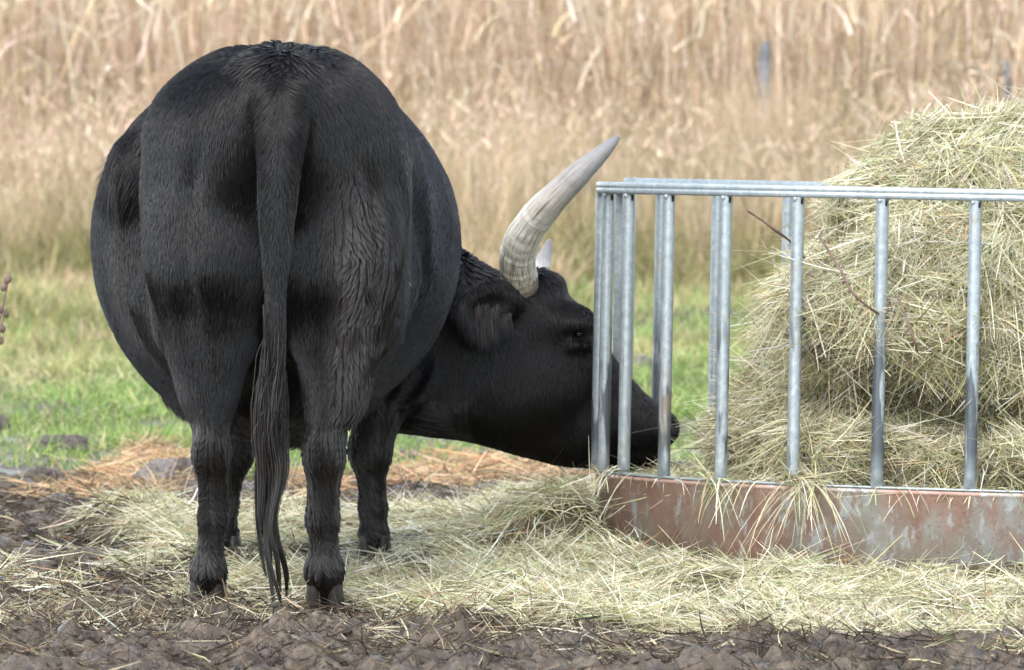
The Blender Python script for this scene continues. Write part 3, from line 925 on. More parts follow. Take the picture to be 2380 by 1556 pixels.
q = np.maximum(1 + dd / mwid, 0)
ex = 2.4
ydev = (bf.ax[1][None, :, None] - YH)
rho = (np.abs(q)[:, None, :] ** ex + (np.abs(ydev) / T[:, None, :]) ** ex) ** (1 / ex)
d = (rho - 1) * np.minimum(mwid, T)[:, None, :]
bf.add((slice(x0i, None), slice(None), slice(None)), d.astype(np.float32), .06)
del rho, d
yn = YH - .125
# brow, cheek, eye socket, ear cup, nostril
bf.ell(W(1335, 742, YH - .105), (.055, .035, .032), .04)
bf.ell(W(1345, 776, YH - .128), (.030, .022, .016), .02, sub=True)
bf.ell(W(1338, 752, YH - .128), (.036, .020, .012), .02)
bf.ell(W(1345, 796, YH - .120), (.034, .020, .010), .02)
bf.ell(W(1245, 905, YH - .085), (.11, .05, .09), .06)
bf.ell(W(1420, 985, YH - .068), (.09, .02, .035), .05)
bf.cone(W(1470, 1052, YH - .085), W(1535, 1046, YH - .075), .008, .008, .015, sub=True)
bf.cone(W(1545, 968, YH - .062), W(1563, 985, YH - .055), .012, .010, .014, sub=True)
bf.ell(W(1262, 662, YH - .02), (.05, .085, .03), .04)
ea = unit(np.array([-.80, -.52, -.30])); eb = unit(np.cross(ea, [0, 0, 1.0])); ec = np.cross(ea, eb)
rot = np.stack([ea, eb, ec], 1)
ec0 = W(1126, 712, YH - .20)
bf.ell(ec0, (.105, .026, .066), .03, rot=rot)
bf.cone(W(1178, 690, YH - .10), W(1150, 703, YH - .16), .045, .036, .03)
bf.ell(ec0 + np.array([.004, -.030, -.008]), (.072, .020, .038), .03, sub=True, rot=rot)
# tail
TAIL = [(W(640, 172, .06), .074), (W(648, 200, -.11), .080), (W(653, 252, -.20), .070), (W(652, 320, -.245), .060), (W(647, 400, -.262), .051), (W(643, 500, -.27), .0445),
        (W(641, 600, -.275), .038), (W(640, 700, -.277), .031), (W(639, 800, -.278), .026), (W(638, 900, -.278), .018)]
bf.ell((-.582, .02, 1.235), (.15, .20, .115), .08); bf.chain(TAIL, .032)
def surf(px, py, back=-.012):
    """nearest point of the hide met along +Y at this spot"""
    for Yt in np.linspace(-.39, 1.6, 260):
        p_ = W(px, py, Yt)
        i = np.round((p_ - bf.lo) / bf.h).astype(int)
        if (i >= 0).all() and (i < bf.n).all() and bf.f[tuple(i)] < 0:
            return p_ + np.array([0, back, 0])
    return W(px, py, .5)
for line, r_ in (([(462, 290), (440, 430), (428, 580), (446, 740), (470, 860)], .012), ([(838, 300), (866, 450), (876, 600), (846, 780), (812, 880)], .012),
                 ([(978, 470), (990, 640), (960, 760)], .006)):
    pts = [surf(*q, 0.0) for q in line]
    pts[0][1] -= .045; pts[-1][1] -= .04
    bf.chain([(q, r_ * .4) for q in pts], .055, sub=True)
bf.f += (.0045 * fbm3(X * 7, Y * 7, Z * 5, 201, 2) + .006 * fbm3(X * 2.6, Y * 2.6, Z * 2.6, 211, 1)).astype(np.float32)
BV, BF = bf.mesh(2)
ar, BN = face_data(BV, BF)

m, nt, b, out = mat('black_hide')
p = pos(nt)
pr = pos(nt, (1, 1, .35))
nt.links.new(ramp(nt, noise_tex(nt, 9, 5, .6, pr), [(.3, (.003, .003, .0034)), (.6, (.0045, .0043, .0044)), (.8, (.008, .0065, .0056))]), b.inputs['Base Color'])
b.inputs['Roughness'].default_value = .55
b.inputs['Specular IOR Level'].default_value = .16
bump(nt, b, noise_tex(nt, 160, 3, .6, pr), .3, .003)
M_HIDE = m
cow = empty('cow', (CX, .75, 0))
tag(cow, 'big black long-horned cow seen from behind, head turned into the hay feeder', 'cow')
body = link('body', mesh_np('body', BV, BF), M_HIDE, cow)

# hair: short coat following the body, longer wet locks on the right thigh and the lower legs
m, nt, b, out = mat('black_hair')
a = nt.nodes.new('ShaderNodeAttribute'); a.attribute_name = 'tint'
nt.links.new(a.outputs['Color'], b.inputs['Base Color'])
b.inputs['Roughness'].default_value = .27
b.inputs['Specular IOR Level'].default_value = .40
M_HAIR = m

def curves(name, Pp, rad, tint, mt, parent):
    n, sg, _ = Pp.shape
    c = bpy.data.hair_curves.new(name)
    c.add_curves([sg] * n)
    c.attributes['position'].data.foreach_set('vector', np.ascontiguousarray(Pp, np.float32).ravel()) if 'position' in c.attributes else c.position_data.foreach_set('vector', np.ascontiguousarray(Pp, np.float32).ravel())
    ra = c.attributes.get('radius') or c.attributes.new('radius', 'FLOAT', 'POINT')
    ra.data.foreach_set('value', np.ascontiguousarray(rad, np.float32).ravel())
    t = c.attributes.new('tint', 'FLOAT_COLOR', 'CURVE')
    cc = np.ones((n, 4), np.float32); cc[:, :3] = tint
    t.data.foreach_set('color', cc.ravel())
    c.materials.append(mt)
    o = bpy.data.objects.new(name, c); COL.objects.link(o)
    o.parent = parent
    o.matrix_parent_inverse = Matrix.Translation(-Vector(parent.location))
    return o

NH = 600000
cen = BV[BF].mean(1)
wgt = np.where(-BN[:, 1] + .18 * BN[:, 0] > -.35, 1.0, .35)
wgt = np.where((cen[:, 0] > -.12), wgt * 1.0, wgt)
P, Nr = sample(BV, BF, NH, wgt)
x, y, z = P.T
headz = x > -.12
leg = (z < .47) & ~headz
# flow
flow = np.stack([.55 * (x - CX) * np.clip((z - .9) * 3, 0, 1), np.where(y < .5, -.15, -.55) * np.ones_like(x), -np.ones_like(x)], -1)
flow[headz] = np.array([u_[0], -.25, u_[1]]) + np.array([-.4, 0, -.35])
tailm = (y < -.2) & (np.abs(x + .583) < .085)
flow[tailm] = np.stack([2.6 * (x[tailm] + .583) / .06 * np.clip((z[tailm] - .8) * 2.0, .1, .5), -.1 + 0 * x[tailm], -np.ones(tailm.sum())], -1)
sw = 1.25 * np.stack([noise3(x * 4, y * 4, z * 4, s_) for s_ in (301, 302, 303)], -1)
fl = leg * 1.0
flow += sw * (.38 + .35 * fl)[:, None] + np.stack([np.sign(x - np.where(x < CX, -.755, -.47)) * .5 * fl, 0 * x, .3 * fl * noise3(x * 3, y * 3, z * 22, 310)], -1)
curl = (np.exp(-(((x + .385 + .03 * noise2(z * 5, y * 0, 355)) / .068) ** 2 + ((z - .82) / .26) ** 2) * .9) * (y < .32) + .9 * np.exp(-(((x + .40) / .05) ** 2 + ((z - .47) / .14) ** 2)) * (y < .2)).clip(0, 1)
curl = np.maximum(curl, .36 * leg)
topc = .75 * np.exp(-(((x + .585) / .16) ** 2 + ((z - 1.37) / .06) ** 2)) * (y < .25)
nape = ((x > -.18) & (x < .08) & (z > .80) & (y > 1.1)) * .8
curl2 = np.maximum(np.maximum(curl, topc), nape)
tn = flow - (flow * Nr).sum(1, keepdims=True) * Nr
d = unit(unit(tn) + Nr * (.15 + .22 * curl2 * ~leg + .05 * rng.random(NH))[:, None] + .055 * rng.normal(size=(NH, 3)))
Ln = (.016 + .012 * rng.random(NH)) * (1 + .9 * curl2 * ~leg) * np.where(headz, .72, 1)
x_l = np.abs(x - CX + .40)
shag = np.maximum(np.exp(-((x - CX + .42) / .07) ** 2 - ((y - .55) / .16) ** 2 - ((z - 1.05) / .075) ** 2), .8 * np.exp(-((z - .44) / .07) ** 2) * (y > .35) * (y < 1.25) * (x < -.25)) > .25 + .5 * rng.random(NH)
shag &= rng.random(NH) < .3 + .4 * noise3(x * 14, y * 14, z * 14, 361)
Ln = np.where(shag, Ln * 2.3, Ln)
d = np.where(shag[:, None], unit(d + .35 * Nr), d)
sg = 4
t = np.linspace(0, 1, sg)
sidev = unit(np.cross(Nr, d))
wave = (curl2 * .35 * np.sign(noise3(x * 20, y * 20, z * 20, 330)))[:, None]
PP = P[:, None] + Nr[:, None] * .0004 + d[:, None] * (Ln[:, None] * t)[..., None] - Nr[:, None] * (Ln[:, None] * .06 * t ** 2)[..., None] \
    + (sidev * wave)[:, None] * (Ln[:, None] * t ** 2)[..., None]
# clumping towards the mean of a jittered cell
cs = np.where(curl2 > .30, .019, .013)
jit = np.stack([noise3(x * 30, y * 30, z * 30, s_) for s_ in (341, 342, 343)], -1) * .006
cell = np.floor((P + jit) / cs[:, None]).astype(np.int64)
key = cell[:, 0] * 73856093 ^ cell[:, 1] * 19349663 ^ cell[:, 2] * 83492791 ^ (curl2 > .35).astype(np.int64) * 7919
uq, inv = np.unique(key, return_inverse=True)
cnt = np.bincount(inv)
mean = np.stack([np.bincount(inv, PP[:, -1, k]) / cnt for k in range(3)], -1)[inv]
off = mean - PP[:, -1]
far = np.linalg.norm(off, axis=1) > .05
cl = np.where(far, 0, .10 + .78 * np.clip(curl2 * 1.7, 0, 1))
PP = PP + off[:, None] * (cl[:, None] * t[None] ** 1.2)[..., None]
rad = np.tile((np.array([1.0, .95, .75, .25]) * .00040)[None], (NH, 1)) * (1 + .4 * rng.random((NH, 1)))
base = np.array([[.0028, .0030, .0038]]) * (1 + .35 * rng.normal(size=(NH, 1)).clip(-2, 2))
brown = np.array([[.024, .0212, .0190]])
mudmask = np.clip(np.maximum(curl, .75 * leg) * 1.15 - .12 + .4 * noise3(x * 9, y * 9, z * 6, 350) * curl, 0, 1)
warm = np.clip(.5 + .9 * noise3(x * 3.0, y * 3.0, z * 2.2, 351), 0, 1)[:, None] * .5
tint = base * (1 - warm) + np.array([[.0105, .0080, .0064]]) * warm
gr = rng.random((NH, 1)) < .06
tint = np.where(gr, tint * 3.0, tint)
brown = brown * (1 + 1.0 * np.where(leg, 0, curl))[:, None]
tint = tint * (1 - mudmask[:, None]) + brown * mudmask[:, None] * (1 + .4 * rng.normal(size=(NH, 1)).clip(-1.5, 1.5))
earm = np.exp(-(((x - W(1135, 765, 1.2)[0]) / .035) ** 2 + ((z - W(1135, 762, 1.2)[2]) / .03) ** 2)) * (y < 1.33)
tint = tint * (1 - earm[:, None]) + np.array([[.11, .08, .055]]) * earm[:, None]
curves('coat', PP, rad, np.clip(tint, .002, 1), M_HAIR, cow)

# tail switch
NS = 1500
tz = rng.random(NS)
rt = np.stack([-.584 + .017 * rng.normal(size=NS).clip(-1.6, 1.6), -.278 + .014 * rng.normal(size=NS), .46 + .30 * tz], -1)
nl = 11
lock = rng.integers(0, nl, NS)
lx = np.array([-.046, -.036, -.026, -.016, -.008, .002, .010, .018, .026, .032, -.042])[lock]
ly = rng.normal(size=nl)[lock] * .014
lend = np.array([.08, .26, .02, .05, .0, -.0, .12, .03, .06, .30, .20])[lock] + .04 * rng.random(NS)
lend = np.maximum(lend + .22 * (rng.random(NS) ** 3), .012)
ph = rng.uniform(0, 6.28, nl)[lock]; am = rng.uniform(.008, .024, nl)[lock]
sg = 12
t = np.linspace(0, 1, sg)
zz = rt[:, 2:3] + (lend - rt[:, 2])[:, None] * t[None]
spread = np.interp(zz, [0, .12, .24, .36, .5, .7], [.45, .62, .85, .95, .85, .5])
fuzz = np.interp(zz, [0, .2, .35, .5, .7], [.0016, .003, .005, .008, .007])
j = rng.normal(size=(NS, 2))
lx = lx * .78
am = am * .8
xx = -.590 + .015 * np.interp(zz, [0, .3], [-1, 0]) * -1 + lx[:, None] * spread + fuzz * j[:, :1] + am[:, None] * np.sin(ph[:, None] + zz * (15 + 9 * np.cos(ph * 3))[:, None]) * np.interp(zz, [0, .35, .5], [1, .6, .15])
yy_ = -.285 + ly[:, None] + fuzz * j[:, 1:] * .9 + am[:, None] * np.cos(ph[:, None] + zz * 15) * np.interp(zz, [0, .35, .5], [.7, .4, .1])
bl = np.clip(t * 2.6, 0, 1)[None]
bl = bl * bl * (3 - 2 * bl)
PP = np.stack([rt[:, :1] * (1 - bl) + xx * bl, rt[:, 1:2] * (1 - bl) + yy_ * bl, zz], -1)
rad = np.tile((np.linspace(1, .5, sg) * .00085)[None], (NS, 1))
tint = np.array([[.0055, .0054, .006]]) * (1 + .4 * rng.random((NS, 1))) + np.array([[.045, .036, .028]]) * (rng.random((NS, 1)) ** 4)
curves('tail_switch', PP, rad, tint, M_HAIR, cow)

# horns
def catmull(pts, n):
    pts = np.array(pts, float); P_ = np.vstack([2 * pts[0] - pts[1], pts, 2 * pts[-1] - pts[-2]])
    out_ = []
    m_ = len(pts) - 1
    for s_ in np.linspace(0, m_ - 1e-6, n):
        i = int(s_); t_ = s_ - i
        a_, b_, c_, d_ = P_[i:i + 4]
        out_.append(.5 * (2 * b_ + (c_ - a_) * t_ + (2 * a_ - 5 * b_ + 4 * c_ - d_) * t_ ** 2 + (3 * b_ - a_ - 3 * c_ + d_) * t_ ** 3))
    return np.array(out_)
def sweep(pts, n=70, k=28, wob=0.0, seed=1):
    c = catmull(pts, n); cp, r = c[:, :3], c[:, 3]
    tg = unit(np.gradient(cp, axis=0))
    up = np.array([0, 1.0, .2]); V = []
    th = np.linspace(0, 2 * np.pi, k, endpoint=False)
    for i in range(n):
        a_ = unit(np.cross(tg[i], up)); b_ = np.cross(tg[i], a_)
        rr = r[i] * (1 + wob * noise2(np.full(k, i * .55), np.cos(th) * .8, seed) + wob * .5 * noise2(np.full(k, i * .1), th * 2.0, seed + 1))
        V.append(cp[i] + a_ * (rr * np.cos(th))[:, None] + b_ * (rr * np.sin(th))[:, None])
    V = np.concatenate(V)
    i = np.arange(n - 1)[:, None]; j = np.arange(k)[None]
    F = np.stack([i * k + j, i * k + (j + 1) % k, (i + 1) * k + (j + 1) % k, (i + 1) * k + j], -1).reshape(-1, 4)
    tpt = cp[-1] + tg[-1] * r[-1] * .7
    V = np.vstack([V, tpt]); e = (n - 1) * k
    F = np.vstack([F, [(e + q, e + (q + 1) % k, len(V) - 1, len(V) - 1) for q in range(k)][:0]]) if False else F
    me_f = [tuple(f) for f in F] + [(e + q, e + (q + 1) % k, len(V) - 1) for q in range(k)]
    me = bpy.data.meshes.new('horn'); me.from_pydata([tuple(v) for v in V], [], me_f)
    me.polygons.foreach_set('use_smooth', np.ones(len(me_f), bool))
    at = me.attributes.new('along', 'FLOAT', 'POINT')
    at.data.foreach_set('value', np.concatenate([np.repeat(np.linspace(0, 1, n), k), [1]]).astype(np.float32))
    at = me.attributes.new('around', 'FLOAT', 'POINT')
    at.data.foreach_set('value', np.concatenate([np.tile(np.minimum(th, 2 * np.pi - th) * 1.0, n), [0]]).astype(np.float32))
    return me
m, nt, b, out = mat('horn')
al_ = nt.nodes.new('ShaderNodeAttribute'); al_.attribute_name = 'along'
ar_ = nt.nodes.new('ShaderNodeAttribute'); ar_.attribute_name = 'around'
cb = nt.nodes.new('ShaderNodeCombineXYZ')
s1 = N(nt, 'ShaderNodeMath', operation='MULTIPLY'); nt.links.new(al_.outputs['Fac'], s1.inputs[0]); s1.inputs[1].default_value = 3.0
nt.links.new(s1.outputs[0], cb.inputs[0]); nt.links.new(ar_.outputs['Fac'], cb.inputs[1])
mpl = nt.nodes.new('ShaderNodeMapping'); mpl.inputs['Scale'].default_value = (1, 5.0, 1); nt.links.new(cb.outputs[0], mpl.inputs['Vector'])
mpr = nt.nodes.new('ShaderNodeMapping'); mpr.inputs['Scale'].default_value = (30, .8, 1); nt.links.new(cb.outputs[0], mpr.inputs['Vector'])
streak = noise_tex(nt, 2.2, 6, .65, mpl.outputs[0]); ring = noise_tex(nt, 1.0, 5, .7, mpr.outputs[0])
jt = N(nt, 'ShaderNodeMath', operation='MULTIPLY_ADD'); nt.links.new(streak, jt.inputs[0]); jt.inputs[1].default_value = .28; nt.links.new(al_.outputs['Fac'], jt.inputs[2])
c = ramp(nt, jt.outputs[0], [(.13, (.12, .10, .075)), (.20, (.27, .235, .18)), (.26, (.60, .56, .44)), (.36, (.74, .72, .62)), (.56, (.72, .70, .62)), (.68, (.43, .40, .35)), (.80, (.28, .27, .262)), (1.0, (.18, .182, .19))])
dk = ramp(nt, streak, [(.40, grey(.95)), (.48, grey(0))])
c = mixc(nt, dk, c, (.13, .105, .08))
rk = ramp(nt, ring, [(.52, grey(0)), (.66, grey(.75))])
bs = ramp(nt, al_.outputs['Fac'], [(.0, grey(1)), (.32, grey(.15))])
c = mixc(nt, mixc(nt, 1.0, rk, bs, 'MULTIPLY'), c, (.10, .08, .055))
nt.links.new(c, b.inputs['Base Color'])
b.inputs['Roughness'].default_value = .42
bump(nt, b, mixc(nt, .6, streak, ring), .6, .008)
M_HORN = m
h0 = YH - .10
HN = [(q[0], q[1], q[2], q[3] * 1.06) for q in [(*W(1210, 668, h0), .0480), (*W(1205, 635, h0 - .03), .0480), (*W(1203, 598, h0 - .08), .0470), (*W(1217, 552, h0 - .14), .0455), (*W(1246, 507, h0 - .20), .0425), (*W(1290, 459, h0 - .25), .0375),
      (*W(1342, 408, h0 - .28), .0310), (*W(1388, 366, h0 - .29), .0225), (*W(1420, 336, h0 - .28), .0140), (*W(1437, 319, h0 - .27), .0065)]]
link('horn', sweep(HN, 110, 32, .035, 3), M_HORN, cow)
h1 = YH + .10
HF_ = [(*W(1210, 665, h1), .048), (*W(1212, 655, h1 + .06), .047), (*W(1222, 652, h1 + .16), .043), (*W(1240, 645, h1 + .28), .035), (*W(1258, 618, h1 + .38), .025), (*W(1270, 585, h1 + .42), .017), (*W(1277, 560, h1 + .43), .0075)]
link('horn', sweep(HF_, 60, 24, .02, 9), M_HORN, cow)

# eye under a drooping lid, wet nose pad
def ball(name, c, r, mt, parent, n=20):
    th = np.linspace(0, 2 * np.pi, n, endpoint=False); ph = np.linspace(-.5 * np.pi, .5 * np.pi, n // 2 + 1)
    T_, P_ = np.meshgrid(th, ph, indexing='ij')
    V = np.array(c) + np.stack([np.cos(P_) * np.cos(T_), np.cos(P_) * np.sin(T_), np.sin(P_)], -1) * np.array(r)
    k = n // 2 + 1
    i = np.arange(n)[:, None]; j = np.arange(k - 1)[None]
    F = np.stack([i * k + j, ((i + 1) % n) * k + j, ((i + 1) % n) * k + j + 1, i * k + j + 1], -1).reshape(-1, 4)
    return link(name, mesh_np(name, V.reshape(-1, 3), F), mt, parent)
m, nt, b, out = mat('wet_eye'); b.inputs['Base Color'].default_value = (.006, .005, .004, 1); b.inputs['Roughness'].default_value = .08
ball('eye', W(1345, 776, YH - .105), (.022, .016, .014), m, cow)
for px in (1320, 1332, 1345, 1358): pass
ne = 90
ux = rng.random(ne)
r0 = np.array([W(1318 + 52 * a_, 768 + 14 * math.sin(a_ * 3.1), YH - .132) for a_ in ux])
dd_ = unit(np.stack([(ux - .4) * .8, -.8 + 0 * ux, -.75 + 0 * ux], -1) + .15 * rng.normal(size=(ne, 3)))
tt = np.linspace(0, 1, 4)
PP = r0[:, None] + dd_[:, None] * (.026 * tt)[None, :, None]
curves('eyelash', PP, np.tile(np.array([.0009, .0008, .0006, .0002])[None], (ne, 1)), np.full((ne, 3), .008), M_HAIR, cow)

# long hair of the ear: fringe under its rim, pale tuft inside
ne = 1500
tt = np.linspace(0, 1, 6)
fr = rng.random(ne) < .62
ux = rng.random(ne); uy = rng.random(ne)
ex_ = np.where(fr, 1072 + 118 * ux, 1105 + 55 * ux)
ey_ = np.where(fr, 705 + 68 * np.sin(np.clip(ux * 1.15 + .05, 0, 1) * 2.6) - 14 * uy, 705 + 50 * uy)
r0 = np.array([surf(a_, b_, -.004) for a_, b_ in zip(ex_, ey_)])
dd_ = unit(np.stack([-.25 + .25 * rng.normal(size=ne), -.45 + .2 * rng.normal(size=ne), np.full(ne, -.8)], -1))
le = rng.uniform(.022, .048, ne)
PP = r0[:, None] + dd_[:, None] * (le[:, None] * tt[None])[..., None] + np.array([.15, .1, -.5]) * (le[:, None] * tt[None] ** 2)[..., None]
tint = np.where((fr | (rng.random(ne) < .72))[:, None], np.array([[.006, .0058, .0062]]), np.array([[.055, .041, .029]])) * (1 + .4 * rng.random((ne, 1)))
curves('ear_fringe', PP, np.tile((np.array([1, 1, .9, .75, .5, .2]) * .0007)[None], (ne, 1)), tint, M_HAIR, cow)

# cloven hooves
m, nt, b, out = mat('hoof'); p = pos(nt)
nt.links.new(ramp(nt, noise_tex(nt, 40, 4, .6, p), [(.3, (.010, .0085, .007)), (.7, (.034, .028, .022))]), b.inputs['Base Color']); b.inputs['Roughness'].default_value = .55
M_HOOF = m
for (hx_, hy_, hz_) in ((-.762, .01, 0), (-.469, .01, 0), (-.785, 1.49, .03), (-.377, 1.49, .03)):
    Vs, Fs, n0 = [], [], 0
    for s_ in (-1, 1):
        k, lv = 20, [(0, 1.0, 1.0), (.03, .96, .94), (.055, .84, .82), (.07, .70, .70)]
        th = np.linspace(0, 2 * np.pi, k, endpoint=False)
        for (lz, sc, sy) in lv:
            rx_, ry_ = .024 * sc, .058 * sy
            Vs.append(np.stack([hx_ + s_ * (.0255 - .001) + rx_ * np.sign(np.cos(th)) * np.abs(np.cos(th)) ** .8, hy_ + .028 - lz * .45 + ry_ * np.sin(th) * (1 - .12 * np.abs(np.cos(th))), np.full(k, hz_ + lz - .006)], -1))
        for l_ in range(len(lv) - 1):
            for q in range(k):
                Fs.append((n0 + l_ * k + q, n0 + l_ * k + (q + 1) % k, n0 + (l_ + 1) * k + (q + 1) % k, n0 + (l_ + 1) * k + q))
        n0 += k * len(lv)
    link('hoof', mesh_np('hoof', np.concatenate(Vs), np.array(Fs)), M_HOOF, cow)

# ------------------------------------------------------------------ meadow grass and the dry reed bank behind
def wedge(n, y0, y1, extra=.7, left=0.0):
    y = y0 + (y1 - y0) * rng.random(n)
    hw = (CAM_D + y) * .08 + extra + 1.4 * np.clip((y - 4) / 12, 0, 1)
    return rng.uniform(-1, 1, n) * hw - left, y

def stand(x, y, L, w, lean=.25, droop=.4, cols=None, probs=None, seg=4, tip=.12, base=0.0, dirs=None):
    n = len(x)
    z = mud_z(x, y) - .01 + base
    d = unit(np.stack([lean * rng.normal(size=n), lean * rng.normal(size=n), np.ones(n)], -1)) if dirs is None else dirs
    a = rng.uniform(0, 6.283, n)
    dr = droop * rng.random(n)
    bend = np.stack([np.cos(a) * dr, np.sin(a) * dr, -.55 * dr ** 1.4], -1)
    Pp, wd, sd_ = blades(np.stack([x, y, z], -1), d, L, w, bend, seg, tip)
    return strips(Pp, wd, sd_, pick(cols, probs, n))

GREENS = [(.19, .29, .065), (.27, .38, .10), (.11, .20, .035), (.40, .42, .17), (.46, .43, .23)]
parts = []
for n, y0, y1, lo, hi in ((46000, 4.6, 9, .035, .085), (82000, 8, 15, .045, .11), (88000, 14, 24, .05, .15)):
    x, y = wedge(n, y0, y1)
    edge = 1 / (1 + np.exp(-(y - 5.5 + 1.0 * noise2(x * 1.1, y * .6, 401) + .5 * noise2(x * 4, y * 3, 402)) * 4))
    dens = edge * np.clip(.75 + .7 * noise2(x * 1.6, y * 1.0, 403), .12, 1)
    k = rng.random(n) < dens; x, y = x[k], y[k]; n = len(x)
    clumpy = np.clip(1 + .7 * noise2(x * 3, y * 2, 404), .4, 2)
    sc = 1 + .02 * y
    tan_ = np.clip(.18 + .5 * noise2(x * .9, y * .5, 405) + (y - 10) * .05, .05, .85)
    s_ = rng.random(n) < tan_
    for sel, cols, pr in ((~s_, GREENS, [4, 4, 3, 1.5, .5]), (s_, [(.50, .44, .22), (.42, .40, .16), (.34, .27, .12), (.55, .48, .28)], [3, 3, 1, 2])):
        m_ = sel.sum()
        parts.append(stand(x[sel], y[sel], rng.uniform(lo, hi, m_) * clumpy[sel], rng.uniform(.003, .006, m_) * sc[sel], .5, .9, cols, pr, 4))
V, F, C = merge(parts)
tag(link('grass', mesh_np('grass', V, F, False, C), M_GRASS), 'short bright green meadow grass behind the mud', 'grass', kind='stuff')

TANS = [(.60, .47, .325), (.50, .38, .26), (.72, .60, .45), (.40, .285, .185), (.80, .71, .58), (.27, .185, .115)]
# rough tussocks at the foot of the bank
OLIVE = ([(.20, .21, .075), (.28, .25, .105), (.40, .33, .18), (.10, .105, .04)], [3, 3, 2.5, 2.5])
TAN = ([(.50, .38, .24), (.40, .31, .17), (.60, .48, .33), (.22, .165, .09), (.28, .26, .11)], [4, 3, 3, 1.2, 1.3])
parts = []
nt_ = 1200
tx, ty = wedge(nt_, 19.8, 28, 1.0)
ty = ty + (1.5 * noise2(tx * .55, ty * 0, 412) + .8 * noise2(tx * 1.7, ty * 0, 413)) * np.clip((25 - ty) / 4, 0, 1)
iso = rng.random(nt_) < .20
ty = np.where(iso, 12 + 9.5 * np.sqrt(rng.random(nt_)), ty)
tx = np.where(iso & (rng.random(nt_) < .5), -np.abs(tx), tx)
tg_ = noise2(tx * .8, ty * .5, 411) + .5 * (tx > .1) - .05 * (ty - 22)
for i in range(nt_):
    n = 95
    r_ = np.abs(rng.normal(size=n)) * .12; a = rng.uniform(0, 6.283, n)
    x = tx[i] + r_ * np.cos(a); y = ty[i] + r_ * np.sin(a)
    hgt = (.26 + .115 * max(ty[i] - 20, 0)) * rng.uniform(.75, 1.3) * (.55 if iso[i] else 1)
    lean_ = .38 if ty[i] < 23.5 else .22
    out_d = unit(np.stack([np.cos(a) * lean_ + .12 * rng.normal(size=n), np.sin(a) * lean_ + .12 * rng.normal(size=n), np.ones(n)], -1))
    cols, pr = OLIVE if tg_[i] > ((-.25 if tx[i] > .1 else -.05) if ty[i] < 23.8 else .25) else TAN
    parts.append(stand(x, y, rng.uniform(.6, 1.25, n) * hgt, rng.uniform(.005, .010, n), .2, .9, cols, pr, 5, .1, dirs=out_d))
V, F, C = merge(parts)
tag(link('rough_grass', mesh_np('rough_grass', V, F, False, C), M_DRY), 'olive and tan tussocks of rough grass along the foot of the reed bank', 'rough grass', kind='stuff')

# tan dry grass with fine heads
DG = ([(.54, .42, .29), (.46, .345, .225), (.64, .52, .38), (.34, .245, .155), (.40, .35, .19)], [4, 3, 3, 1.2, .9])
def tops(x, y):
    return (.80 + .13 * np.clip(y - 23, 0, 4.5)) * (1 + .24 * noise2(x * .7, y * .7, 421) + .12 * noise2(x * 2.3, y * 2.3, 422))
parts = []
n = 54000
x, y = wedge(n, 22.2, 31, 1.2)
parts.append(stand(x, y, tops(x, y) * rng.uniform(.6, 1.15, n), rng.uniform(.004, .009, n), .13, .35, DG[0], DG[1], 5, .15))
n = 700
x, y = rng.normal(size=n) * .22 + W(1778, 200, 26.6)[0], rng.uniform(25.0, 26.5, n)
parts.append(stand(x, y, rng.uniform(1.05, 1.45, n), rng.uniform(.005, .011, n), .10, .25, DG[0], DG[1], 5, .15))
n = 27000
x, y = wedge(n, 23, 31, 1.2)
hgt = tops(x, y) * rng.uniform(.6, 1.12, n)
a = rng.uniform(0, 6.283, n)
dirs = unit(np.stack([np.cos(a) * .55, np.sin(a) * .55, .5 + .8 * rng.random(n)], -1))
parts.append(stand(x, y, rng.uniform(.05, .14, n), rng.uniform(.006, .013, n), .3, 1.0, [(.62, .49, .36), (.53, .40, .285), (.70, .58, .44), (.44, .31, .21)], [3, 3, 2, 1], 4, .2, hgt, dirs))
V, F, C = merge(parts)
tag(link('dry_grass', mesh_np('dry_grass', V, F, False, C), M_DRY), 'waist-high tan dry grass with feathery tops in front of the reeds', 'dry grass', kind='stuff')

# tall reeds: upright stems, leaves hanging from them, plumes
parts = []
n = 25000
x, y = wedge(n, 27, 37, 1.6)
hgt = rng.uniform(1.5, 2.7, n) * (1 + .12 * noise2(x * .6, y * .6, 431)) + .02 * (y - 28)
parts.append(stand(x, y, hgt, rng.uniform(.006, .013, n), .065, .14, TANS, [4, 3, 3, 2, 1.5, 1], 6, .3))
n = 45000
x, y = wedge(n, 27, 37, 1.6)
bz = rng.uniform(.3, 2.3, n)
a = rng.uniform(0, 6.283, n)
dirs = unit(np.stack([np.cos(a) * .28, np.sin(a) * .28, .7 + .6 * rng.random(n)], -1))
parts.append(stand(x, y, rng.uniform(.2, .6, n), rng.uniform(.010, .028, n), .3, 1.0, TANS, [4, 3, 4, 1.6, 2.6, .8], 6, .1, bz, dirs))
n = 9000
x, y = wedge(n, 27, 36, 1.6)
a = rng.uniform(0, 6.283, n)
dirs = unit(np.stack([np.cos(a) * .8, np.sin(a) * .8, .3 + .5 * rng.random(n)], -1))
parts.append(stand(x, y, rng.uniform(.08, .20, n), rng.uniform(.012, .028, n), .3, 2.0, TANS, [3, 2, 4, 1, 4.5, .5], 6, .15, rng.uniform(.8, 2.3, n), dirs))
n = 420
x, y = wedge(n, 26.5, 33, 1.4)
a = rng.uniform(0, 6.283, n)
dirs = unit(np.stack([np.cos(a), .4 * np.sin(a), .9 * rng.random(n) + .3], -1))
parts.append(stand(x, y, rng.uniform(.5, 1.2, n), rng.uniform(.007, .013, n), .3, .3, TANS, [3, 2, 4, 1, 3, .5], 4, .4, rng.uniform(.3, 1.6, n), dirs))
V, F, C = merge(parts)
tag(link('tall_reeds', mesh_np('tall_reeds', V, F, False, C), M_DRY), 'dense bank of tall dry reeds filling the background', 'reeds', kind='stuff')

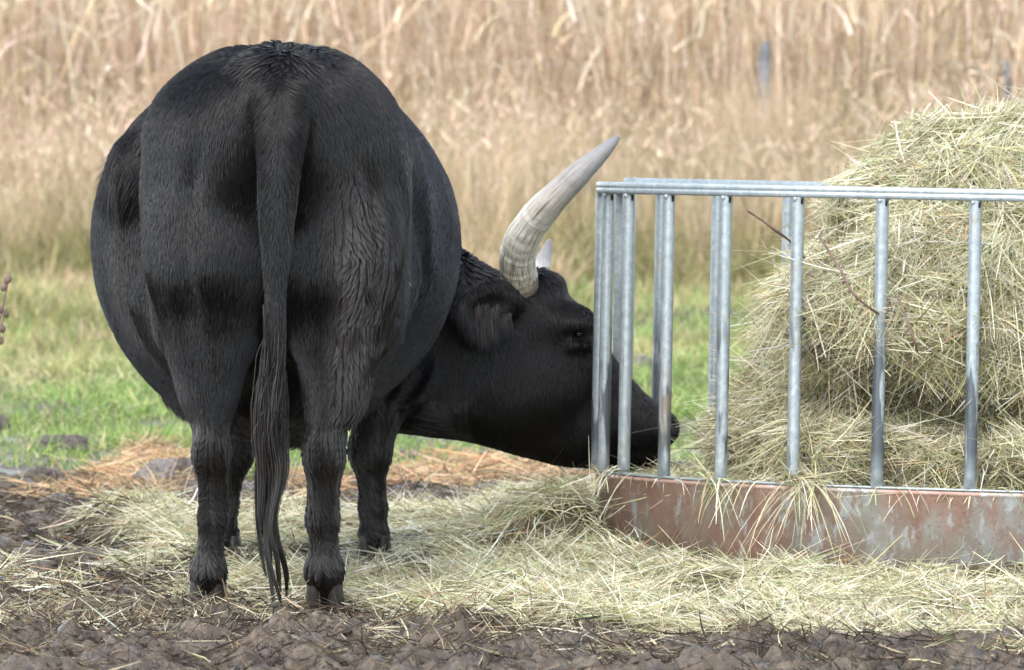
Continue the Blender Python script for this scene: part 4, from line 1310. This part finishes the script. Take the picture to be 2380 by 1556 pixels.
# ------------------------------------------------------------------ fence in front of the reeds
m, nt, b, out = mat('weathered_wood'); p = pos(nt, (1, 1, .15))
nt.links.new(ramp(nt, noise_tex(nt, 40, 5, .6, p), [(.3, (.05, .05, .055)), (.55, (.13, .135, .15)), (.75, (.24, .25, .27))]), b.inputs['Base Color'])
b.inputs['Roughness'].default_value = .8
bump(nt, b, noise_tex(nt, 60, 4, .6, p), .6, .01)
M_WOOD = m
m, nt, b, out = mat('fence_wire'); b.inputs['Base Color'].default_value = (.32, .29, .26, 1); b.inputs['Metallic'].default_value = .5; b.inputs['Roughness'].default_value = .5
M_WIRE = m
YF = 26.6
def fence_post(px, pyt, rad, lean, label, seed):
    t_ = W(px, pyt, YF); gz = float(mud_z(np.array([t_[0]]), np.array([YF]))[0])
    k, lv = 18, 14
    V = []
    for l_ in range(lv):
        f_ = l_ / (lv - 1)
        zz_ = gz - .3 + (t_[2] - gz + .3) * min(f_ * 1.04, 1)
        for q in range(k):
            a_ = 2 * math.pi * q / k
            r_ = rad * (1 + .10 * float(noise2(np.array([math.cos(a_) * 2 + seed]), np.array([math.sin(a_) * 2 + f_ * .6]), seed)[0])) * (.72 if l_ == lv - 1 else 1)
            V.append((t_[0] + lean * (f_ - 1) + r_ * math.cos(a_), YF + r_ * math.sin(a_), zz_ + (.03 * math.cos(a_ + 1) if l_ >= lv - 2 else 0)))
    F = [(l_ * k + q, l_ * k + (q + 1) % k, (l_ + 1) * k + (q + 1) % k, (l_ + 1) * k + q) for l_ in range(lv - 1) for q in range(k)]
    F.append(tuple((lv - 1) * k + q for q in range(k)))
    me = bpy.data.meshes.new('fence_post'); me.from_pydata(V, [], F)
    o = link('fence_post', me, M_WOOD)
    return tag(o, label, 'fence post', 'posts of the old fence in the reeds')
fence_post(1778, 106, .040, .02, 'grey weathered fence post standing clear in the dry reeds above the feeder', 1)
fence_post(2338, 148, .026, -.03, 'thin dark fence post almost lost in the reeds above the hay heap', 5)
for pz, lab in ((150, 'upper rusty fence wire running through the dry reeds'),):
    pts = [W(px, pz + 4 * math.sin(px * .005), YF - .05) for px in range(-300, 2800, 60)]
    c = []
    V, F = [], []
    for i, q in enumerate(pts):
        for s_ in range(6):
            a_ = s_ * math.pi / 3
            V.append((q[0], q[1] + .0022 * math.cos(a_), q[2] + .0022 * math.sin(a_)))
    F = [(i * 6 + s_, i * 6 + (s_ + 1) % 6, (i + 1) * 6 + (s_ + 1) % 6, (i + 1) * 6 + s_) for i in range(len(pts) - 1) for s_ in range(6)]
    me = bpy.data.meshes.new('fence_wire'); me.from_pydata(V, [], F)
    tag(link('fence_wire', me, M_WIRE), lab, 'wire')

# ------------------------------------------------------------------ single bits: twigs in the hay, a weed, the stalk on the flank
m, nt, b, out = mat('twig_bark'); p = pos(nt)
nt.links.new(ramp(nt, noise_tex(nt, 80, 4, .6, p), [(.3, (.07, .045, .035)), (.7, (.19, .125, .095))]), b.inputs['Base Color']); b.inputs['Roughness'].default_value = .7
M_TWIG = m
def rod(name, pts, mt, label, cat, group=None, n=26, k=8):
    c = catmull(pts, n); cp, r = c[:, :3], c[:, 3]
    tg_ = unit(np.gradient(cp, axis=0)); V = []
    th = np.linspace(0, 2 * np.pi, k, endpoint=False)
    for i in range(n):
        a_ = unit(np.cross(tg_[i], [.3, .9, .2])); b_ = np.cross(tg_[i], a_)
        V.append(cp[i] + (a_ * np.cos(th)[:, None] + b_ * np.sin(th)[:, None]) * r[i] * (1 + .15 * noise2(np.array([i * .9]), np.array([1.0]), 3)))
    V = np.concatenate(V)
    F = [(i * k + j, i * k + (j + 1) % k, (i + 1) * k + (j + 1) % k, (i + 1) * k + j) for i in range(n - 1) for j in range(k)]
    F += [tuple(range(k))[::-1], tuple((n - 1) * k + j for j in range(k))]
    me = bpy.data.meshes.new(name); me.from_pydata([tuple(v) for v in V], [], F)
    me.polygons.foreach_set('use_smooth', np.ones(len(F), bool))
    return tag(link(name, me, mt), label, cat, group)
rod('twig', [(*W(1738, 491, 1.0), .0032), (*W(1770, 512, 1.0), .003), (*W(1800, 535, 1.0), .004), (*W(1835, 560, 1.05), .003), (*W(1870, 600, 1.15), .003)], M_TWIG, 'reddish brown twig sticking out of the hay heap towards the upper left', 'twig', 'twigs in the hay')
rod('twig', [(*W(1905, 550, .80), .003), (*W(1922, 578, .70), .0034), (*W(1955, 630, .62), .0038), (*W(1985, 685, .60), .0036), (*W(2030, 722, .64), .0034), (*W(2060, 740, .8), .004)], M_TWIG, 'long dark twig lying down the face of the hay heap between two uprights', 'twig', 'twigs in the hay')
rod('twig', [(*W(2085, 690, .64), .003), (*W(2105, 735, .60), .0035), (*W(2125, 790, .58), .0035), (*W(2132, 815, .62), .003)], M_TWIG, 'short grey-brown twig on the heap right of the long dark twig', 'twig', 'twigs in the hay')
m, nt, b, out = mat('yellow_stalk'); b.inputs['Base Color'].default_value = (.42, .36, .12, 1); b.inputs['Roughness'].default_value = .5
M_STALK = m
sp_ = [surf(929 + 28 * q, 613 + 57 * q, -.016) for q in np.linspace(0, 1, 9)]
sp_ = [sum(sp_[max(i - 1, 0):i + 2]) / len(sp_[max(i - 1, 0):i + 2]) - np.array([0, .006, 0]) for i in range(9)]
rod('hay_stalk', [(*q, .0018) for q in sp_], M_STALK, 'single yellow hay stalk stuck to the right flank of the cow', 'hay stalk', n=30, k=6)
wd = empty('dead_weed', (W(-28, 1000, 4.0)[0], 4.0, float(mud_z(np.array([-1.6]), np.array([4.0]))[0])))
tag(wd, 'dark dead weed with shrivelled seed heads leaning in at the left edge', 'weed')
def part_rod(name, pts, parent, n=16, k=7):
    o = rod(name, pts, M_TWIG, None, None, n=n, k=k); o.parent = parent; o.matrix_parent_inverse = Matrix.Translation(-Vector(parent.location)); return o
part_rod('stem', [(wd.location.x, 4.0, wd.location.z - .02, .006), (*W(-22, 900, 4.0), .005), (*W(-8, 780, 4.0), .004), (*W(10, 700, 4.0), .003), (*W(20, 648, 4.0), .002)], wd)
part_rod('stem', [(*W(-18, 840, 4.0), .004), (*W(2, 760, 3.98), .003), (*W(16, 712, 3.97), .002)], wd)
for i, (px, py) in enumerate(((8, 668), (16, 652), (20, 648), (2, 720), (14, 730), (6, 765), (2, 790))):
    V_ = None
    o = ball('seed_head', W(px, py, 4.0), (.010, .008, .014), M_TWIG, None, 10)
    o.parent = wd; o.matrix_parent_inverse = Matrix.Translation(-wd.location)
